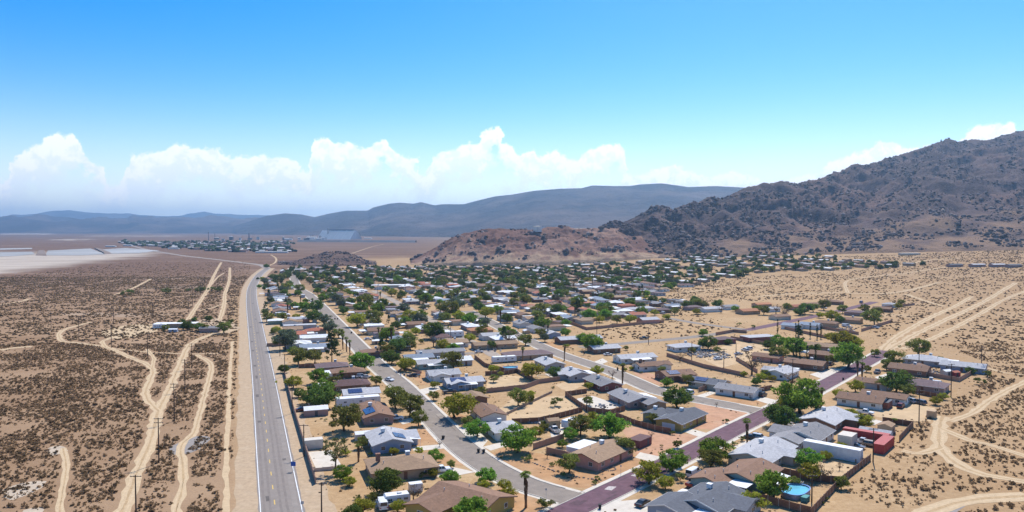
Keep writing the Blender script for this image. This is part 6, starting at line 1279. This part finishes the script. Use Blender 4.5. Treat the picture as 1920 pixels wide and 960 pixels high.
for px, py, l, g in [(831, 821, 'black wheelie bin standing on the grey street before the blue solar house', None), (897, 846, 'black wheelie bin of a pair at the kerb by the pale drive', 'bin pair'), (907, 847, 'black wheelie bin of a pair at the kerb by the pale drive', 'bin pair'), (1125, 951, 'black wheelie bin at the edge of the purple street', None), (1581, 711, 'black bin on the purple street by the fan palms', None), (1308, 716, 'black bin by the grey street drive', None), (1158, 693, 'black bin at the kerb of the middle street', None), (628, 598, 'black bin of a pair on the far grey street', 'far bins'), (633, 598, 'black bin of a pair on the far grey street', 'far bins'), (659, 624, 'black bin alone on the far grey street', None)]: bin_(px, py, l, g)
def sign(px, by, ty, m, w_, h_, label, name='road_sign'):
    X, Y = G(px, by); h = (by - ty) * math.hypot(X, Y) / FP; e = link(name, None, loc=(X, Y, .01))
    MB().tube([(0, .05, -.2), (0, .05, h)], .04, 6).build('post', metal_g, e); MB().box(-w_ / 2, w_ / 2, -.03, .0, h - h_, h).build('plate', m, e); tag(e, label, 'sign')
sign(550, 884, 866, mat('sign_blue', (.03, .10, .38), .5, .08, 1), 1.3, 1.2, 'small blue road sign on the highway shoulder')
sign(567, 962, 940, metal_g, .7, .7, 'grey backed road sign on the highway shoulder')
sign(518, 725, 714, mat('sign_yellow', (.60, .55, .05), .5, .08, 1), .9, .9, 'yellow road sign beside the highway near the trees')
sign(1024, 936, 915, metal_g, .4, .5, 'thin street sign post on the bend of the grey street')
sign(1164, 893, 872, metal_g, .35, .4, 'thin post with small plate at the corner yard')
# yard ring of stones in front of the pink house and the rock border
X, Y = G(1141, 879); e = link('stone_ring', None, loc=(X, Y, 0)); stn = mat('stone_grey', (.33, .25, .19), .95, .2, 2)
sv, sf = ico(1)
stm = npmesh('stone', sv * np.array([.28, .24, .18]) * (1 + .15 * rng.standard_normal((len(sv), 1))), sf, stn)
for i in range(22): link('stone', stm, e, (1.9 * math.cos(i * .2856), 1.9 * math.sin(i * .2856), .1), random.uniform(0, 6))
tag(e, 'ring of stones in the bare front yard of the pink house', 'stone ring')
e = link('stone_border', None, loc=(*G(1000, 868), 0)); L = smooth_line(GL([(1000, 868), (1040, 884), (1075, 893), (1125, 901)]), 1.0)
for x, y in L: link('stone', stm, e, (x - e.location.x + random.uniform(-.3, .3), y - e.location.y + random.uniform(-.3, .3), .1), random.uniform(0, 6)).scale = (random.uniform(.8, 2.0),) * 3
tag(e, 'line of rough stones bordering the corner yard of the pink house', 'stone border')
# water tank on the brown hill
def surf(V, X, Y):
    k = np.argmin((V[..., 0] - X) ** 2 + (V[..., 1] - Y) ** 2); return float(V.reshape(-1, 3)[k, 2])
tx, ty = (1008 - 960) / FP * 1440, 1440; tz = surf(VH, tx, ty) - .8
e = link('water_tank', None, loc=(tx, ty, tz)); MB().tube([(0, 0, 0), (0, 0, 11)], 8.2, 32).build('tank_wall', mat('tank_cream', (.78, .74, .64), .8, .06, .3), e, smooth=False)
MB().tube([(0, 0, 11), (0, 0, 11.8)], [8.5, 1.0], 32).build('tank_roof', mat('tank_roof', (.62, .58, .50), .8, .05, .3), e); MB().box(-.3, .3, -8.6, -8.2, 0, 11.5).build('ladder', metal_g, e); tag(e, 'cream cylindrical water tank on top of the brown hill', 'tank')
# ------------------------------------------------------------------ far mining town and plant
def far_at(px, py): return G(px, py)
grey_clad = mat('plant_cladding', (.62, .61, .56), .8, .08, .02); dark_clad = mat('plant_dark', (.13, .13, .14), .9, .2, .03); white_clad = mat('plant_white', (.66, .65, .62), .8, .1, .02)
X, Y = G(637, 449); s_ = Y / FP
e = link('storage_hall', None, loc=(X, Y, 0), rz=R(-24)); Lh, Hh = 74 * s_, 17 * s_
MB().prism([(-20 * s_, 0), (20 * s_, 0), (2.5 * s_, Hh), (-2.5 * s_, Hh)], -Lh / 2, Lh / 2).build('hall_roof', grey_clad, e)
for i in range(5):
    x = -Lh / 2 + Lh * i / 4; MB().prism([(-20.6 * s_, 0), (0, 0), (0, Hh), (-3.1 * s_, Hh + .2 * s_)], x - .6 * s_, x + .6 * s_).build('rib', mat('plant_rib', (.74, .73, .68), .8, .05, .02), e)
MB().box(-Lh / 2 * .6, Lh / 2 * .9, -1.6 * s_, 1.6 * s_, Hh - .3 * s_, Hh + 1.8 * s_).build('conveyor_gallery', dark_clad, e)
tag(e, 'huge grey sloped storage hall of the far mineral plant', 'industrial hall')
def stack(px, by, hpx, rpx, label, m=dark_clad):
    X, Y = G(px, by); s = Y / FP; e = link('smokestack', None, loc=(X, Y, 0)); MB().tube([(0, 0, 0), (0, 0, hpx * s)], [rpx * s, rpx * s * .7], 12).build('shaft', m, e); MB().tube([(0, 0, hpx * s * .96), (0, 0, hpx * s * 1.0)], rpx * s * .95, 12).build('cap', metal_g, e); tag(e, label, 'chimney', 'stacks of the far plant')
for px, by, hp, rp in [(391, 451, 17, .6), (403, 451, 14, .6), (615, 449, 22, 1.0), (583, 449, 8, 1.2), (587, 449, 8, 1.2), (467, 449, 12, 1.2), (600, 449, 7, 2)]: stack(px, by, hp, rp, 'slender stack rising from the far mineral plant')
for i in range(34):
    px = random.choice([random.uniform(405, 520), random.uniform(520, 615), random.uniform(570, 618)]); by = random.uniform(448.5, 451); X, Y = G(px, by); s = Y / FP
    a, b, h = random.uniform(3, 10) * s, random.uniform(3, 5) * s, random.uniform(2.5, 6.5) * s; e = link('plant_building', None, loc=(X, Y, 0), rz=R(random.uniform(-8, 8))); m = random.choice([dark_clad, dark_clad, grey_clad, white_clad])
    MB().box(-a / 2, a / 2, -b / 2, b / 2, 0, h).build('wall', m, e); gable_roof(a, b, h, .2, .3 * s, .1 * s).build('roof', random.choice([grey_clad, white_clad, dark_clad]), e); tag(e, 'blocky process building of the far mineral plant', 'industrial building', 'buildings of the far mineral plant')
for px, by, w_, h_, l in [(540, 450, 16, 3.5, 'long white warehouse of the far plant'), (208, 463, 18, 3, 'long white shed at the edge of the lake bed'), (240, 461, 16, 3, 'white warehouse where the highway enters the far town'), (510, 474, 60, 3.5, 'very long white roofed block at the edge of the far town'), (690, 448, 14, 2.5, 'white tanks yard building right of the storage hall'), (326, 467, 20, 3, 'blue grey shed beside the far highway')]:
    X, Y = G(px, by); s = Y / FP; e = link('warehouse', None, loc=(X, Y, 0)); a, b, h = w_ * s, 8 * s * .8, h_ * s * .7
    MB().box(-a / 2, a / 2, -b / 2, b / 2, 0, h).build('wall', grey_clad if 'blue' in l else white_clad, e); gable_roof(a, b, h, .12, .2 * s, .08 * s).build('roof', white_clad if 'blue' not in l else grey_clad, e); tag(e, l, 'warehouse')
e = link('rail_embankment', None); X0, Y0 = G(560, 453.5); X1, Y1 = G(780, 454.5)
MB().add([(X0, Y0 - 30, 0), (X1, Y1 - 30, 0), (X1, Y1 - 14, 9), (X0, Y0 - 14, 9), (X1, Y1 + 14, 9), (X0, Y0 + 14, 9), (X1, Y1 + 30, 0), (X0, Y0 + 30, 0)], [(0, 1, 2, 3), (3, 2, 4, 5), (5, 4, 6, 7)]).build('bank', dark_clad, e); tag(e, 'long dark railway embankment in front of the storage hall', 'embankment')
fr = {c: MB() for c in ('white', 'light', 'grey', 'brown', 'purple')}; fw = MB(); tp = []
for i in range(230):
    px = random.uniform(225, 545); by = random.uniform(453.5, 459 + 14 * min(1, max(0, (px - 225) / 200))); X, Y = G(px, by)
    if seglen(np.array([X]), np.array([Y]), HWY[8:])[0] < 22: continue
    L, W, h = random.uniform(13, 30), random.uniform(10, 14), random.uniform(3.5, 6); b = MB().box(-L / 2, L / 2, -W / 2, W / 2, 0, h); g = gable_roof(L, W, h, .25, .6)
    mv = lambda v: [(p[0] + X, p[1] + Y, p[2]) for p in v]
    fw.add(mv(b.v), b.f); fr[random.choice(list(fr))].add(mv(g.v), g.f); tp.append((X + random.uniform(-30, 30), Y - 12, 2)); tp.append((X + random.uniform(-30, 30), Y + 12, 2))
e = link('distant_town', None); tag(e, 'hazy mass of tiny far houses before the mineral plant', 'houses', kind='stuff')
for c, m in fr.items(): tag(m.build('roofs', rm(c), e), kind='stuff')
tag(fw.build('walls', wm('mauve'), e), kind='stuff')
tp = np.array(tp); scatter('distant_trees', tp, rng.uniform(3, 8, len(tp)), I2, tintmat('far_leaf', (.04, .06, .025), (.07, .085, .04)), .8, .25, 'dark specks of trees in the hazy far town', 'trees', sink=.2)
# far houses under the mountain on the right, on their own
for px, by, l in [(1790, 500, 'lone pale shed on the fan below the mountain'), (1832, 500, 'dark roofed house on the fan below the mountain'), (1870, 500, 'long low house on the fan below the mountain'), (1900, 501, 'last low house on the fan below the mountain')]:
    X, Y = G(px, by); house(X, Y, 8, 17, 8, 'gable', random.choice(['light', 'purple', 'dark']), 'mauve', 'w', None, l, None, False)
for px, by in [(1705, 478), (1300, 481), (1215, 492)]:
    X, Y = G(px, by); house(X, Y, 5, 30, 9, 'flat', 'white', 'cream', 'w', None, 'white roofed building tucked under the rocky slope', 'white buildings under the slope', False)
# low weeds and litter in the yards of town: uncountable
q = []
for X, Y in np.stack([rng.uniform(-120, 260, 9000), rng.uniform(165, 520, 9000)], -1):
    q.append((X, Y))
q = np.array(q); k = inpoly(q[:, 0], q[:, 1], TOWN)
for L, wd in ROADS: k &= seglen(q[:, 0], q[:, 1], L[::2] + L[-1:]) > wd * .62 + 1.2
for X, Y, r, _ in HOUSES: k &= (q[:, 0] - X) ** 2 + (q[:, 1] - Y) ** 2 > (r * .8) ** 2
k &= fbm(q[:, 0] / 14, q[:, 1] / 14, 3) > .05; q = q[k]
scatter('yard_weeds', np.c_[q, np.zeros(len(q))], rng.uniform(.15, .5, len(q)), I1, scm, .5, .3, 'small dry weeds dotted through the sandy yards of town', 'weeds', sink=.25)
# scrap heaps in the junk lot and behind a few houses: uncountable
jm = tintmat('junk_mixed', (.20, .16, .14), (.62, .58, .54)); jp = []
for cx_, cy_, sx_, sy_, n in ((1318, 662, 34, 9, 240), (1350, 668, 22, 6, 90), (1600, 842, 16, 6, 40), (1668, 812, 14, 5, 30), (1745, 700, 26, 8, 70), (720, 948, 30, 8, 60), (1070, 796, 14, 5, 40), (1580, 617, 34, 5, 90), (770, 705, 20, 5, 30), (1130, 762, 22, 6, 26), (920, 655, 26, 5, 60), (620, 722, 18, 6, 40), (1480, 800, 16, 5, 30), (1015, 792, 30, 4, 50)):
    for _ in range(n): jp.append((*G(cx_ + random.gauss(0, sx_ * .45), cy_ + random.gauss(0, sy_ * .45)), 0.02))
scatter('junk', np.array(jp), rng.uniform(.2, .75, len(jp)), (np.array([(x, y, z) for x in (-.8, .8) for y in (-.6, .6) for z in (-.7, .7)]), np.array([(0, 1, 3), (0, 3, 2), (4, 6, 7), (4, 7, 5), (0, 4, 5), (0, 5, 1), (2, 3, 7), (2, 7, 6), (1, 5, 7), (1, 7, 3)])), jm, .7, .2, 'scattered scrap and odds and ends lying in the yards', 'junk', sink=.1, dark=(.35, 1.2))
# a few dry shrubs in the front and back yards near the camera
ny_ = 0
for _ in range(700):
    px, py = random.uniform(600, 1700), random.uniform(640, 950); X, Y = G(px, py)
    if ny_ > 95 or not inpoly(np.array([X]), np.array([Y]), TOWN)[0] or not free(X, Y, .5) or any((X - x) ** 2 + (Y - y) ** 2 < (r + 1.5) ** 2 for x, y, r in TREE_XY): continue
    k = random.choice('SSSODY'); plant(k, X, Y, random.uniform(1.0, 2.6) if k in 'SD' else random.uniform(2.5, 4.5), ('small ' if k != 'S' else '') + TDESC[k] + ' ' + side_words(X, Y)); ny_ += 1
# labels: those that still coincide are told apart by size, the rest share a group
def settle():
    by = {}
    for o in col.objects:
        if o.parent is None and o.get('label') and o.get('kind') != 'stuff': 
            w_ = o['label'].split(); o['label'] = ' '.join(w_[:16]); by.setdefault(o['label'], []).append(o)
    again = False
    for l, os_ in by.items():
        if len(os_) == 1:
            continue
        if len(os_) in (2, 3) and os_[0]['category'] in ('tree', 'palm', 'shrub') and not l.startswith(('big', 'small', 'mid')) and len(l.split()) < 16:
            os_.sort(key=lambda o: -o.scale[2])
            if all(p.scale[2] > q.scale[2] * 1.06 for p, q in zip(os_[:-1], os_[1:])):
                for o, wd in zip(os_, ('bigger', 'smaller') if len(os_) == 2 else ('biggest', 'middling', 'smallest')): o['label'] = wd + ' ' + l
                continue
        g = os_[0].get('group') or ('alike ones: ' + ' '.join(l.split()[:10]))
        for o in os_: o['group'] = g
settle()
print('houses', len(HS) + nh, 'rest', len(rest), 'trees', len(TREE_XY), 'objects', len(bpy.data.objects), 'cars', nc_, 'sheds', ns_)
